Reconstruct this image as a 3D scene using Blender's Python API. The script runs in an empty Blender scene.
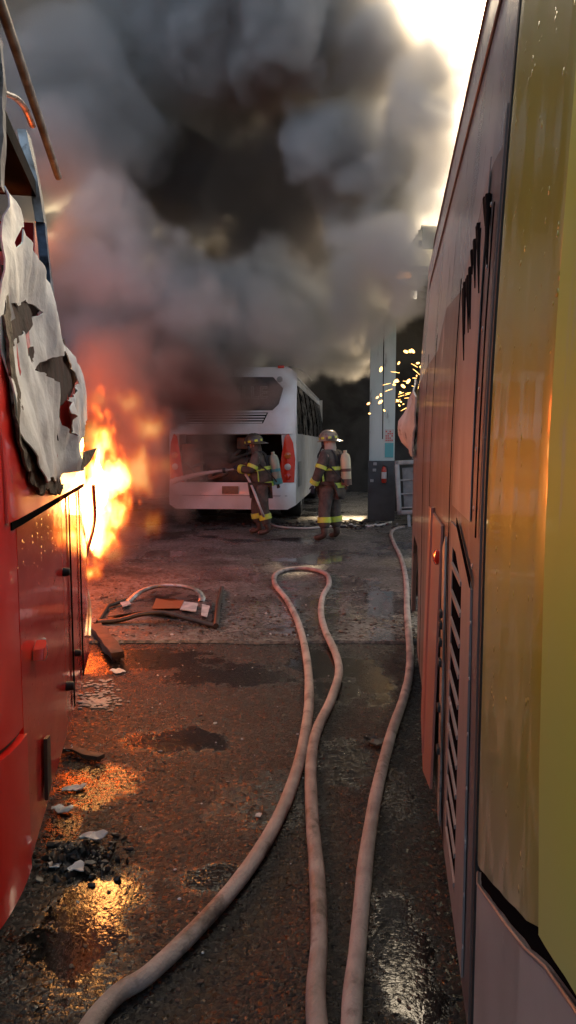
import bpy, bmesh, math, random
from mathutils import Vector, Matrix, noise as mnoise
D = bpy.data
S = bpy.context.scene
R = math.radians
# ------------------------------------------------------------------ camera
CAMZ, F, PX, PY = 1.6, 710.0, 288.0, 512.0
PITCH = math.atan(67 / F)
cam = D.objects.new('camera', D.cameras.new('camera'))
S.collection.objects.link(cam)
cam.location = (0, 0, CAMZ)
cam.rotation_euler = (R(90) - PITCH, 0, 0)
cam.data.sensor_fit = 'VERTICAL'
cam.data.sensor_height = 24.0
cam.data.lens = 24.0 * F / 1024
cam.data.clip_start = 0.05
cam.data.clip_end = 3000
S.camera = cam
# ------------------------------------------------------------------ world, sun, exposure
SUN_EL, SUN_AZ = R(33), R(13)
w = D.worlds.new('World'); S.world = w; w.use_nodes = True
wn, wl = w.node_tree.nodes, w.node_tree.links
bg = wn['Background']
sky = wn.new('ShaderNodeTexSky'); sky.sky_type = 'NISHITA'; sky.sun_disc = False
sky.sun_elevation = SUN_EL; sky.sun_rotation = SUN_AZ
sky.air_density = .45; sky.dust_density = 3.5; sky.ozone_density = 0.3
tint = wn.new('ShaderNodeMix'); tint.data_type = 'RGBA'; tint.blend_type = 'MULTIPLY'; tint.inputs['Factor'].default_value = 1; tint.inputs['B'].default_value = (1.05, 1.0, .82, 1)   # brownish smoky air
wl.new(sky.outputs[0], tint.inputs['A']); wl.new(tint.outputs['Result'], bg.inputs[0]); bg.inputs[1].default_value = 0.15
sd = D.lights.new('sun', 'SUN'); sd.energy = 5.0; sd.angle = R(3); sd.color = (1, .74, .44)
sun = D.objects.new('sun', sd); S.collection.objects.link(sun)
to_sun = Vector((math.sin(SUN_AZ) * math.cos(SUN_EL), math.cos(SUN_AZ) * math.cos(SUN_EL), math.sin(SUN_EL)))
sun.rotation_euler = to_sun.to_track_quat('Z', 'Y').to_euler()
S.view_settings.view_transform = 'Standard'; S.view_settings.look = 'None'
S.view_settings.exposure = 1.42; S.view_settings.gamma = 1
S.view_settings.use_curve_mapping = False
S.cycles.volume_bounces = 2; S.cycles.max_bounces = 6; S.cycles.transparent_max_bounces = 16
S.cycles.diffuse_bounces = 2; S.cycles.glossy_bounces = 3
S.cycles.volume_step_rate = 1.0; S.cycles.volume_max_steps = 256
S.cycles.use_denoising = True; S.cycles.sample_clamp_indirect = 4.0
S.cycles.caustics_reflective = False; S.cycles.caustics_refractive = False

def ray(px, py):
    x, y = (px - PX) / F, -(py - PY) / F
    c, s = math.cos(PITCH), math.sin(PITCH)
    return Vector((x, c + y * s, -s + y * c))
def at(px, py, Y):
    r = ray(px, py); return Vector((0, 0, CAMZ)) + r * (Y / r.y)
def gnd(px, py, z=0.0):
    r = ray(px, py); return Vector((0, 0, CAMZ)) + r * ((z - CAMZ) / r.z)
# ------------------------------------------------------------------ helpers
INV = {}          # roots whose parts are modelled in yard coordinates
def link(o, parent=None):
    S.collection.objects.link(o)
    if parent:
        o.parent = parent
        if parent.name in INV: o.matrix_parent_inverse = INV[parent.name]
    return o
def tag(o, label=None, cat=None, group=None, kind=None):
    if label: o['label'] = label
    if cat: o['category'] = cat
    if group: o['group'] = group
    if kind: o['kind'] = kind
    return o
def thing(name, label, cat, loc=(0, 0, 0), rz=0, group=None, world=False):
    o = D.objects.new(name, None); o.location = loc; o.rotation_euler = (0, 0, rz); o.empty_display_size = .2
    if world: INV[o.name] = (Matrix.Translation(loc) @ Matrix.Rotation(rz, 4, 'Z')).inverted()
    return tag(link(o), label, cat, group)
def obj(name, bm, mat, parent=None, smooth=40):
    me = D.meshes.new(name)
    bmesh.ops.recalc_face_normals(bm, faces=bm.faces)
    bm.to_mesh(me); bm.free()
    if smooth:
        me.shade_smooth(); me.set_sharp_from_angle(angle=R(smooth))
    for m in (mat if isinstance(mat, (list, tuple)) else [mat]): me.materials.append(m)
    o = D.objects.new(name, me)
    return link(o, parent)
def add_box(bm, lo, hi, bev=0, mtx=None, seg=2):
    v = bmesh.ops.create_cube(bm, size=1)['verts']
    s = Vector(hi) - Vector(lo); c = (Vector(hi) + Vector(lo)) / 2
    for a in v: a.co = Vector((a.co.x * s.x, a.co.y * s.y, a.co.z * s.z)) + c
    if bev:
        es = list({e for a in v for e in a.link_edges})
        r = bmesh.ops.bevel(bm, geom=es, offset=bev, segments=seg, affect='EDGES', profile=.5)
        v = r['verts'] if False else list({x for f in r['faces'] for x in f.verts} | {x for x in v if x.is_valid})
    if mtx is not None:
        bmesh.ops.transform(bm, matrix=mtx, verts=v)
    return v
def boxo(name, lo, hi, mat, parent=None, bev=0, mtx=None):
    bm = bmesh.new(); add_box(bm, lo, hi, bev, mtx); return obj(name, bm, mat, parent)
def add_tube(bm, pts, r, seg=10, cap=True, flat=1.0):
    pts = [Vector(p) for p in pts]; n = len(pts)
    rs = r if isinstance(r, (list, tuple)) else [r] * n
    rings = []; up = None
    for i in range(n):
        t = (pts[min(i + 1, n - 1)] - pts[max(i - 1, 0)]).normalized()
        if up is None: up = Vector((0, 0, 1)) if abs(t.z) < .9 else Vector((1, 0, 0))
        a = t.cross(up)
        if a.length < 1e-4: a = t.cross(Vector((0, 1, 0)))
        a.normalize(); b = a.cross(t).normalized(); 
        rings.append([bm.verts.new(pts[i] + (a * math.cos(k * 2 * math.pi / seg) + b * math.sin(k * 2 * math.pi / seg) * flat) * rs[i]) for k in range(seg)])
    for i in range(n - 1):
        for k in range(seg):
            bm.faces.new((rings[i][k], rings[i][(k + 1) % seg], rings[i + 1][(k + 1) % seg], rings[i + 1][k]))
    if cap: bm.faces.new(rings[0]); bm.faces.new(rings[-1][::-1])
def tube(name, pts, r, mat, parent=None, seg=10, flat=1.0):
    bm = bmesh.new(); add_tube(bm, pts, r, seg, flat=flat); return obj(name, bm, mat, parent, 60)
def spline(pts, n=8):
    pts = [Vector(p) for p in pts]; out = []
    P = [pts[0] * 2 - pts[1]] + pts + [pts[-1] * 2 - pts[-2]]
    for i in range(1, len(P) - 2):
        a, b, c, d = P[i - 1], P[i], P[i + 1], P[i + 2]
        for k in range(n):
            t = k / n
            out.append(.5 * ((2 * b) + (c - a) * t + (2 * a - 5 * b + 4 * c - d) * t * t + (3 * b - a - 3 * c + d) * t ** 3))
    out.append(pts[-1]); return out
def add_lathe(bm, prof, seg=24, mtx=Matrix(), sx=1, sy=1):
    rings = []
    for r, z in prof:
        rings.append([bm.verts.new(mtx @ Vector((r * math.cos(k * 2 * math.pi / seg) * sx, r * math.sin(k * 2 * math.pi / seg) * sy, z))) for k in range(seg)])
    for i in range(len(rings) - 1):
        for k in range(seg):
            bm.faces.new((rings[i][k], rings[i][(k + 1) % seg], rings[i + 1][(k + 1) % seg], rings[i + 1][k]))
    bm.faces.new(rings[0]); bm.faces.new(rings[-1])
def lathe(name, prof, mat, parent=None, seg=24, mtx=Matrix(), sx=1, sy=1):
    bm = bmesh.new(); add_lathe(bm, prof, seg, mtx, sx, sy); return obj(name, bm, mat, parent)
def inside(p, poly):
    x, y = p; c = False; n = len(poly)
    for i in range(n):
        x1, y1 = poly[i][0], poly[i][1]; x2, y2 = poly[i - 1][0], poly[i - 1][1]
        if (y1 > y) != (y2 > y) and x < (x2 - x1) * (y - y1) / (y2 - y1) + x1: c = not c
    return c
def densify(poly, res):
    out = []
    for i in range(len(poly)):
        a, b = Vector(poly[i]), Vector(poly[(i + 1) % len(poly)])
        n = max(1, int((b - a).length / res))
        out += [a.lerp(b, k / n) for k in range(n)]
    return out
from mathutils.geometry import delaunay_2d_cdt
def panel(name, poly, fn, thick, mat, parent=None, res=.1, holes=(), jit=0, smooth=40, seed=1, rough_edge=0):
    """A sheet of real thickness: outline poly (and holes) in the sheet's own (u, z) metres; fn(u, z, depth) bends it into place."""
    rnd = random.Random(seed)
    loops = [densify(poly, res)] + [densify(h, res) for h in holes]
    if rough_edge:
        loops = [[p + Vector((rnd.uniform(-1, 1), rnd.uniform(-1, 1))) * rough_edge for p in l] for l in loops]
    V, E = [], []
    for l in loops:
        b = len(V); V += l; E += [(b + i, b + (i + 1) % len(l)) for i in range(len(l))]
    us = [p.x for p in loops[0]]; zs = [p.y for p in loops[0]]
    u = min(us)
    nb = len(V)
    while u < max(us):
        z = min(zs)
        while z < max(zs):
            q = Vector((u + rnd.uniform(-jit, jit), z + rnd.uniform(-jit, jit)))
            if inside(q, loops[0]) and not any(inside(q, h) for h in loops[1:]): V.append(q)
            z += res
        u += res
    vo, eo, fo, *_ = delaunay_2d_cdt(V, E, [], 0, 1e-5)
    bm = bmesh.new()
    A = [bm.verts.new(fn(p.x, p.y, 0)) for p in vo]; B = [bm.verts.new(fn(p.x, p.y, thick)) for p in vo]
    cnt = {}
    for f in fo:
        c = sum((vo[i] for i in f), Vector((0, 0))) / len(f)
        if not inside(c, loops[0]) or any(inside(c, h) for h in loops[1:]): continue
        try: bm.faces.new([A[i] for i in f]); bm.faces.new([B[i] for i in reversed(f)])
        except ValueError: continue
        for k in range(len(f)):
            e = (f[k], f[(k + 1) % len(f)]); cnt[e] = 1
    for (a, b) in list(cnt):
        if (b, a) not in cnt: bm.faces.new((A[b], A[a], B[a], B[b]))
    for v in [v for v in bm.verts if not v.link_faces]: bm.verts.remove(v)
    return obj(name, bm, mat, parent, smooth)
def fbm(p, s, o=3):
    return mnoise.fractal(Vector(p) * s, 1.0, 2.0, o)

# ------------------------------------------------------------------ materials
def nodes(name):
    m = D.materials.new(name); m.use_nodes = True
    return m, m.node_tree.nodes, m.node_tree.links, m.node_tree.nodes['Principled BSDF']
def surf(name, c1, c2=None, scale=3, rough=.5, rough2=None, metal=0, coat=0, bump=0, bscale=40, thr=(.4, .65), stretch=(1, 1, 1), coat_rough=.05, spec=.5, detail=6, spots=None, dist=.3, drops=0):
    """c1 with patches of c2; spots = (colour, scale, threshold, roughness) for soot, dust or drops on top"""
    m, N, L, P = nodes(name)
    tc = N.new('ShaderNodeTexCoord'); mp = N.new('ShaderNodeMapping'); mp.inputs['Scale'].default_value = stretch
    L.new(tc.outputs['Object'], mp.inputs[0])
    nz = N.new('ShaderNodeTexNoise'); nz.inputs['Scale'].default_value = scale; nz.inputs['Detail'].default_value = detail
    nz.inputs['Distortion'].default_value = dist
    L.new(mp.outputs[0], nz.inputs['Vector'])
    mr = N.new('ShaderNodeMapRange'); mr.inputs['From Min'].default_value = thr[0]; mr.inputs['From Max'].default_value = thr[1]
    L.new(nz.outputs['Fac'], mr.inputs[0])
    mx = N.new('ShaderNodeMix'); mx.data_type = 'RGBA'
    mx.inputs['A'].default_value = (*c1, 1); mx.inputs['B'].default_value = (*(c2 or c1), 1)
    L.new(mr.outputs[0], mx.inputs['Factor'])
    col = mx.outputs['Result']
    rr = N.new('ShaderNodeMix'); rr.data_type = 'FLOAT'; rr.inputs['A'].default_value = rough; rr.inputs['B'].default_value = rough if rough2 is None else rough2
    L.new(mr.outputs[0], rr.inputs['Factor']); rgh = rr.outputs['Result']
    if spots:
        sc, ss, st, sr = spots
        n2 = N.new('ShaderNodeTexNoise'); n2.inputs['Scale'].default_value = ss; n2.inputs['Detail'].default_value = 8; n2.inputs['Roughness'].default_value = .65
        L.new(mp.outputs[0], n2.inputs['Vector'])
        m2 = N.new('ShaderNodeMapRange'); m2.inputs['From Min'].default_value = st; m2.inputs['From Max'].default_value = st + .12
        L.new(n2.outputs['Fac'], m2.inputs[0])
        x2 = N.new('ShaderNodeMix'); x2.data_type = 'RGBA'; L.new(m2.outputs[0], x2.inputs['Factor']); L.new(col, x2.inputs['A']); x2.inputs['B'].default_value = (*sc, 1)
        col = x2.outputs['Result']
        r2 = N.new('ShaderNodeMix'); r2.data_type = 'FLOAT'; L.new(m2.outputs[0], r2.inputs['Factor']); L.new(rgh, r2.inputs['A']); r2.inputs['B'].default_value = sr
        rgh = r2.outputs['Result']
    L.new(col, P.inputs['Base Color']); L.new(rgh, P.inputs['Roughness'])
    P.inputs['Metallic'].default_value = metal; P.inputs['Coat Weight'].default_value = coat; P.inputs['Coat Roughness'].default_value = coat_rough
    P.inputs['Specular IOR Level'].default_value = spec
    if bump:
        nb = N.new('ShaderNodeTexNoise'); nb.inputs['Scale'].default_value = bscale; nb.inputs['Detail'].default_value = 5
        L.new(mp.outputs[0], nb.inputs['Vector'])
        b = N.new('ShaderNodeBump'); b.inputs['Strength'].default_value = 1; b.inputs['Distance'].default_value = bump
        L.new(nb.outputs['Fac'], b.inputs['Height']); L.new(b.outputs[0], P.inputs['Normal'])
        if coat: L.new(b.outputs[0], P.inputs['Coat Normal'])
    if drops:       # beads of water standing on the paint
        vd = N.new('ShaderNodeTexVoronoi'); vd.inputs['Scale'].default_value = 55; L.new(tc.outputs['Object'], vd.inputs['Vector'])
        sc_ = N.new('ShaderNodeSeparateColor'); L.new(vd.outputs['Color'], sc_.inputs[0])
        th = N.new('ShaderNodeMapRange'); th.inputs[1].default_value = .70; th.inputs[2].default_value = 1; th.inputs[3].default_value = 0; th.inputs[4].default_value = .34; L.new(sc_.outputs[0], th.inputs[0])
        sb = N.new('ShaderNodeMath'); sb.operation = 'SUBTRACT'; sb.use_clamp = True; L.new(th.outputs[0], sb.inputs[0]); L.new(vd.outputs['Distance'], sb.inputs[1])
        b2 = N.new('ShaderNodeBump'); b2.inputs['Strength'].default_value = 1; b2.inputs['Distance'].default_value = drops; L.new(sb.outputs[0], b2.inputs['Height'])
        if bump: L.new(b.outputs[0], b2.inputs['Normal'])
        L.new(b2.outputs[0], P.inputs['Normal']); L.new(b2.outputs[0], P.inputs['Coat Normal'])
    return m
def emit(name, c, s):
    m, N, L, P = nodes(name); N.remove(P)
    e = N.new('ShaderNodeEmission'); e.inputs[0].default_value = (*c, 1); e.inputs[1].default_value = s
    L.new(e.outputs[0], N['Material Output'].inputs[0]); return m
M = {}
M['red'] = surf('red_paint', (.88, .014, .007), (.78, .012, .008), 2.5, rough=.32, rough2=.42, coat=1, coat_rough=.06, bump=.0006, bscale=3, spots=((.12, .05, .04), 9, .66, .6))
M['redside'] = surf('red_paint_sooted', (.72, .010, .008), (.54, .012, .010), 1.6, rough=.28, rough2=.4, coat=1, coat_rough=.07, bump=.0022, bscale=4, stretch=(1, 1, 2.5), spots=((.28, .10, .09), 7, .62, .55), drops=.012)
M['gap'] = surf('dark_gap', (.010, .009, .009), rough=1.0, spec=0)
M['rubber'] = surf('black_rubber', (.02, .02, .02), (.035, .033, .03), 20, rough=.6)
M['soot'] = surf('sooted_interior', (.010, .008, .007), (.025, .017, .014), 3, rough=.95, spec=.1)
M['brownsoot'] = surf('burnt_lining', (.020, .011, .009), (.010, .007, .006), 4, rough=.95, spec=.1, bump=.01, bscale=9)
M['ash'] = surf('ash_white_sheet', (.76, .78, .78), (.52, .51, .49), 5, rough=.75, rough2=.85, bump=.012, bscale=10, thr=(.5, .75), spots=((.10, .07, .06), 6, .66, .9))
M['char'] = surf('charred_edge', (.16, .13, .10), (.03, .025, .02), 28, rough=.9, bump=.01, bscale=60)
M['alu'] = surf('bare_aluminium', (.55, .55, .53), (.22, .19, .16), 7, rough=.35, rough2=.6, metal=.85, bump=.002, bscale=20, spots=((.05, .035, .03), 10, .58, .8))
M['steelblue'] = surf('blued_steel', (.16, .22, .30), (.06, .05, .06), 8, rough=.4, rough2=.7, metal=.7, bump=.002, bscale=20)
M['darkmetal'] = surf('dark_metal', (.06, .06, .06), (.10, .07, .05), 10, rough=.5, metal=.5, bump=.001, bscale=60)
M['hose'] = surf('hose_canvas', (.44, .37, .34), (.24, .19, .17), 7, rough=.8, rough2=.5, bump=.004, bscale=110, spots=((.10, .075, .065), 6, .54, .5), spec=.4)
# ------------------------------------------------------------------ ground
def ground_mat(name, c1, c2, grain, wet_scale, wet_lo, wet_hi, film, bumpd, dry=.6, tilt=.8, pools=()):
    m, N, L, P = nodes(name)
    tc = N.new('ShaderNodeTexCoord'); V = tc.outputs['Object']
    def noise(sc, det=5, ro=.6):
        n = N.new('ShaderNodeTexNoise'); n.inputs['Scale'].default_value = sc; n.inputs['Detail'].default_value = det; n.inputs['Roughness'].default_value = ro
        L.new(V, n.inputs['Vector']); return n.outputs['Fac']
    def rng(x, a, b, c=0, d=1):
        n = N.new('ShaderNodeMapRange'); n.inputs[1].default_value = a; n.inputs[2].default_value = b; n.inputs[3].default_value = c; n.inputs[4].default_value = d
        L.new(x, n.inputs[0]); return n.outputs[0]
    def math_(op, a, b):
        n = N.new('ShaderNodeMath'); n.operation = op
        for i, v in enumerate((a, b)):
            if isinstance(v, (int, float)): n.inputs[i].default_value = v
            else: L.new(v, n.inputs[i])
        return n.outputs[0]
    vo = N.new('ShaderNodeTexVoronoi'); vo.inputs['Scale'].default_value = grain; L.new(V, vo.inputs['Vector'])
    v2 = N.new('ShaderNodeTexVoronoi'); v2.inputs['Scale'].default_value = grain * 2.3; L.new(V, v2.inputs['Vector'])
    wet = rng(noise(wet_scale, 4, .55), wet_lo, wet_hi)
    if pools:       # standing water, each pool where it lies, with a ragged edge
        nr = noise(5, 5, .65); acc = None
        for (cx, cy, rx, ry, am) in pools:
            a = N.new('ShaderNodeVectorMath'); a.operation = 'SUBTRACT'; L.new(V, a.inputs[0]); a.inputs[1].default_value = (cx, cy, 0)
            m2 = N.new('ShaderNodeVectorMath'); m2.operation = 'MULTIPLY'; L.new(a.outputs[0], m2.inputs[0]); m2.inputs[1].default_value = (1 / rx, 1 / ry, 0)
            ln = N.new('ShaderNodeVectorMath'); ln.operation = 'LENGTH'; L.new(m2.outputs[0], ln.inputs[0])
            q = math_('ADD', ln.outputs['Value'], math_('MULTIPLY', nr, 2.2))
            f = rng(q, 1.75, 2.15, am, 0)
            acc = f if acc is None else math_('MAXIMUM', acc, f)
        wet = math_('MAXIMUM', wet, acc)
    big = noise(1.3, 6)
    mx = N.new('ShaderNodeMix'); mx.data_type = 'RGBA'; mx.inputs['A'].default_value = (*c1, 1); mx.inputs['B'].default_value = (*c2, 1)
    L.new(rng(big, .35, .7), mx.inputs['Factor'])
    # single stones and crumbs a little lighter or darker than the binder
    hs = N.new('ShaderNodeHueSaturation'); L.new(mx.outputs['Result'], hs.inputs['Color'])
    sp = N.new('ShaderNodeSeparateColor'); L.new(vo.outputs['Color'], sp.inputs[0])
    L.new(rng(sp.outputs[0], 0, 1, .45, 1.9), hs.inputs['Value'])
    L.new(hs.outputs[0], P.inputs['Base Color'])
    fr = rng(noise(3.5, 6, .7), .3, .7, film, dry)
    fr = math_('MAXIMUM', fr, rng(sp.outputs[2], .60, .78, .62, .0))     # only some of the stones carry a film of water
    r = N.new('ShaderNodeMix'); r.data_type = 'FLOAT'; L.new(wet, r.inputs['Factor']); L.new(fr, r.inputs['A']); r.inputs['B'].default_value = .05
    L.new(r.outputs['Result'], P.inputs['Roughness'])
    h = math_('ADD', math_('ADD', math_('MULTIPLY', rng(sp.outputs[1], 0, 1), .6), math_('MULTIPLY', vo.outputs['Distance'], -1.0)), math_('ADD', math_('MULTIPLY', v2.outputs['Distance'], -.5), math_('MULTIPLY', noise(38, 4, .7), 1.6)))
    dry_ = rng(wet, 0, 1, 1, .045)
    # every stone lies at its own small tilt
    vs = N.new('ShaderNodeVectorMath'); vs.operation = 'SUBTRACT'; L.new(vo.outputs['Color'], vs.inputs[0]); vs.inputs[1].default_value = (.5, .5, .5)
    vm = N.new('ShaderNodeVectorMath'); vm.operation = 'MULTIPLY'; L.new(vs.outputs[0], vm.inputs[0]); vm.inputs[1].default_value = (tilt, tilt, 0)
    vk = N.new('ShaderNodeVectorMath'); vk.operation = 'SCALE'; L.new(vm.outputs[0], vk.inputs[0]); L.new(dry_, vk.inputs['Scale'])
    ge = N.new('ShaderNodeNewGeometry'); va = N.new('ShaderNodeVectorMath'); va.operation = 'ADD'; L.new(ge.outputs['Normal'], va.inputs[0]); L.new(vk.outputs[0], va.inputs[1])
    vn = N.new('ShaderNodeVectorMath'); vn.operation = 'NORMALIZE'; L.new(va.outputs[0], vn.inputs[0])
    b = N.new('ShaderNodeBump'); b.inputs['Distance'].default_value = bumpd; L.new(dry_, b.inputs['Strength']); L.new(h, b.inputs['Height']); L.new(vn.outputs[0], b.inputs['Normal'])
    L.new(b.outputs[0], P.inputs['Normal'])
    P.inputs['Specular IOR Level'].default_value = .42
    return m
def pool(px, py, rx, ry, a=1): p = gnd(px, py); return (p.x, p.y, rx, ry, a)
POOLS = [pool(88, 925, .20, .34), pool(85, 985, .16, .12, .8), pool(95, 785, .2, .3, .8), pool(60, 830, .1, .2, .7), pool(372, 678, .16, .55), pool(322, 665, .28, .5), pool(402, 950, .13, .40, 1), pool(398, 800, .12, .35, .7), pool(130, 660, .8, .35, .8), pool(230, 675, .6, .3, .7), pool(270, 800, .3, .3, .5), pool(180, 740, .35, .22, .8), pool(215, 880, .16, .12, .8), pool(345, 760, .16, .3, .8), pool(335, 690, .2, .25)]
M['asphalt'] = ground_mat('wet_gritty_asphalt', (.006, .0058, .0055), (.014, .0132, .012), 62, .9, .62, .70, .10, .006, dry=.36, tilt=.7, pools=POOLS)
M['slab'] = ground_mat('wet_concrete', (.13, .127, .12), (.035, .033, .03), 40, .8, .50, .60, .2, .003, dry=.5, tilt=.35, pools=[pool(310, 612, .9, .7), pool(375, 605, .5, .9), pool(240, 622, .6, .5), pool(345, 585, .5, .6, .9), pool(395, 640, .3, .5)])
bm = bmesh.new(); bmesh.ops.create_grid(bm, size=150, x_segments=2, y_segments=2)
tag(obj('ground', bm, M['asphalt'], smooth=0), 'wet dark gritty asphalt of the bus yard', kind='structure')
rj = random.Random(4)
edge = [(-9 + i * .35, 5.62 - .02 * i / 40 + rj.uniform(-.03, .03)) for i in range(56)]
bm = bmesh.new()
E0 = [bm.verts.new((x, y, .003)) for x, y in edge]; E1 = [bm.verts.new((x, y + .02, .022)) for x, y in edge]; E2 = [bm.verts.new((x, 32, .022)) for x, y in edge]
for i in range(len(edge) - 1):
    bm.faces.new((E0[i], E0[i + 1], E1[i + 1], E1[i])); bm.faces.new((E1[i], E1[i + 1], E2[i + 1], E2[i]))
tag(obj('concrete_apron', bm, M['slab'], smooth=0), 'paler wet concrete floor beyond the joint', kind='structure')
SLAB = .022

# ------------------------------------------------------------------ left coach: its end face, towards the lane
LN = Vector((1, .1943, 0)).normalized(); LE = Vector((-.1943, 1, 0)).normalized()
def tum(z): return .16 * max(0, (z - 1.45) / 1.65) ** 1.5
def LF(u, z, d):
    # u runs along the face; the near corner rounds away below u = 2.12
    p = Vector((-.405 - .1943 * u, u, z)) + LN * (d - tum(z))
    if u < 2.12:
        a = (2.12 - u)
        p -= LN * (.45 * a * a + (1.2 * (a - .25) ** 2 if a > .25 else 0))
    if u > 4.42: p -= LN * (3.0 * (u - 4.42) ** 2)
    return p
def LP(u, z, d): return Vector((-.405 - .1943 * u, u, z)) + LN * (d - tum(z))
def luz(px, py, d=0):
    r = ray(px, py); dd = d
    for _ in range(6):
        c = Vector((-.405, 0, 0)) + LN * dd
        t = (c - Vector((0, 0, CAMZ))).dot(LN) / r.dot(LN)
        p = Vector((0, 0, CAMZ)) + r * t
        dd = d - tum(p.z)
    u = (p - c).dot(LE) / 1.0187
    return (u, p.z)
RB = thing('coach', 'burning red coach with its white panel peeled and blistered by the fire', 'bus', (-1.9, 3.3, 0), world=True)
ep = [(2.12 + .004, .27), (3.19, .27), (3.19, 1.365), (2.124, 1.365)]
door1 = panel('engine_door', ep, LF, -.03, M['redside'], RB, .12)
door2 = panel('engine_door', [(3.198, .27), (3.88, .27), (3.88, 1.36), (3.198, 1.365)], LF, -.03, M['redside'], RB, .12)
door3 = panel('corner_panel', [(3.888, .27), (4.56, .29), (4.56, 1.355), (3.888, 1.36)], LF, -.03, M['redside'], RB, .08)
panel('corner_panel', [(1.5, .80), (2.112, .735), (2.112, 2.34), (1.5, 2.5)], LF, -.03, M['red'], RB, .08)
panel('bumper', [(1.5, .28), (2.112, .28), (2.112, .715), (1.5, .78)], lambda u, z, d: LF(u, z, d + .012), -.04, M['red'], RB, .08)
panel('bumper_seal', [(1.5, .775), (2.113, .71), (2.113, .74), (1.5, .805)], lambda u, z, d: LF(u, z, d - .012), -.02, M['rubber'], RB, .1)
up = panel('upper_panel', [(2.0, 1.378), (4.5, 1.372), (4.5, 1.9), (4.0, 2.02), (3.2, 2.1), (2.0, 2.3)], lambda u, z, d: LF(u, z, d + .012 * max(0, 1.9 - z)), -.03, M['red'], RB, .12)
panel('panel_lip', [(2.05, 1.352), (4.5, 1.348), (4.5, 1.376), (2.05, 1.382)], lambda u, z, d: LF(u, z, d + .004), -.03, M['gap'], RB, .2)
# dark body behind the gaps and inside the windows
def Lbox(u0, u1, d0, d1, z0, z1, name, mat, parent=RB):
    bm = bmesh.new()
    P = [[Vector((-.405 - .1943 * u, u, z)) + LN * d for (u, d) in ((u0, d0), (u1, d0), (u1, d1), (u0, d1))] for z in (z0, z1)]
    a = [bm.verts.new(p) for p in P[0]]; b = [bm.verts.new(p) for p in P[1]]
    bm.faces.new(a); bm.faces.new(b)
    for i in range(4): bm.faces.new((a[i], a[(i + 1) % 4], b[(i + 1) % 4], b[i]))
    return obj(name, bm, mat, parent, 0)
Lbox(1.98, 4.4, -10.8, -.10, .32, 1.95, 'chassis', M['soot'])
Lbox(2.3, 4.3, -10.8, -.52, 1.95, 2.0, 'cabin_floor', M['soot'])
Lbox(1.90, 1.95, -10.9, -.51, .3, 3.0, 'side_wall', M['red'])
Lbox(4.36, 4.41, -10.9, -.25, .3, 2.9, 'side_wall', M['redside'])
Lbox(1.9, 4.42, -.50, -.45, 1.80, 3.05, 'partition', M['brownsoot'])
Lbox(1.95, 4.3, -10.9, -.22, 3.03, 3.12, 'roof', M['soot'])
M['lining'] = surf('charred_lining', (.022, .012, .010), (.045, .016, .012), 12, rough=.9, bump=.006, bscale=30)
M['railm'] = surf('sooty_rail', (.20, .19, .18), (.07, .06, .055), 9, rough=.8, metal=.0, spots=((.42, .41, .40), 12, .62, .5))
# peeled, blistered sheet below the windows
ash_px = [(3, 186), (9, 200), (20, 235), (33, 262), (45, 290), (55, 315), (64, 338), (74, 352), (82, 375), (87, 398), (88, 420), (85, 440), (84, 452), (78, 455), (80, 468), (70, 474), (63, 486), (55, 476), (46, 483), (38, 462), (30, 440), (24, 415), (20, 385), (15, 350), (11, 310), (8, 270), (4, 225)]
holes_px = [[(14, 228), (18, 226), (17, 240), (14, 248), (12, 243)],
            [(18, 303), (24, 302), (27, 306), (32, 300), (40, 306), (43, 313), (38, 325), (31, 336), (25, 340), (22, 352), (19, 345), (19, 330), (22, 318)],
            [(46, 363), (53, 356), (62, 352), (69, 351), (72, 362), (77, 372), (79, 383), (74, 395), (67, 403), (66, 412), (72, 420), (74, 432), (70, 436), (65, 425), (62, 410), (60, 396), (57, 382), (50, 374), (44, 370)]]
def ashf(u, z, d):
    k = fbm((u * 1.0, z, 3), 2.2) * .035 + fbm((u, z, 17), 9, 2) * .004 + abs(fbm((u * 1.6, z * .7, 9), 4, 2)) * .03 + fbm((u * 3, z * .8, 5), 3, 2) * .012
    fold = .05 * math.exp(-((u - 3.05 - (2.0 - z) * .9) / .16) ** 2)
    p = Vector((-.405 - .1943 * u, u, z)) + LN * (d + .036 + (k - .02) + fold - tum(z))
    return p
ap = [luz(x, y, .04) for x, y in ash_px]; hp = [[luz(x, y, .04) for x, y in h] for h in holes_px]
ash = panel('blistered_sheet', ap, ashf, .005, M['ash'], RB, .034, hp, .012, 60, 3, .003)
tag(ash, 'ash white blistered sheet with burnt holes')
for k, h in enumerate(hp):      # charred layer seen through the holes
    c = sum((Vector(p) for p in h), Vector((0, 0))) / len(h)
    panel('charred_lining', [tuple(c + (Vector(p) - c) * 1.35) for p in h], lambda u, z, d: LF(max(2.13, min(u, 4.45)), z, d + .006 + fbm((u, z, k), 9) * .010), -.01, M['lining'], RB, .06, jit=.02, seed=k)
char_px = [(9, 270), (13, 300), (17, 345), (22, 385), (26, 412), (32, 438), (40, 460), (48, 482), (58, 476), (66, 484), (62, 494), (52, 490), (44, 494), (36, 482), (29, 462), (22, 438), (18, 405), (13, 360), (9, 320)]
panel('charred_edge', [luz(x, y, .03) for x, y in char_px], lambda u, z, d: LF(u, z, d + .008 + abs(fbm((u, z, 2), 16, 3)) * .018), .008, M['char'], RB, .03, jit=.012, seed=8, rough_edge=.014)
# torn tongue near the flames
t0 = [luz(78, 452, .1), luz(92, 448, .1), luz(84, 462, .1), luz(75, 470, .1)]
panel('torn_corner', t0, lambda u, z, d: LF(4.3, z, d + .12) + LE * (u - 4.3), .006, M['char'], RB, .06, seed=2)
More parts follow.
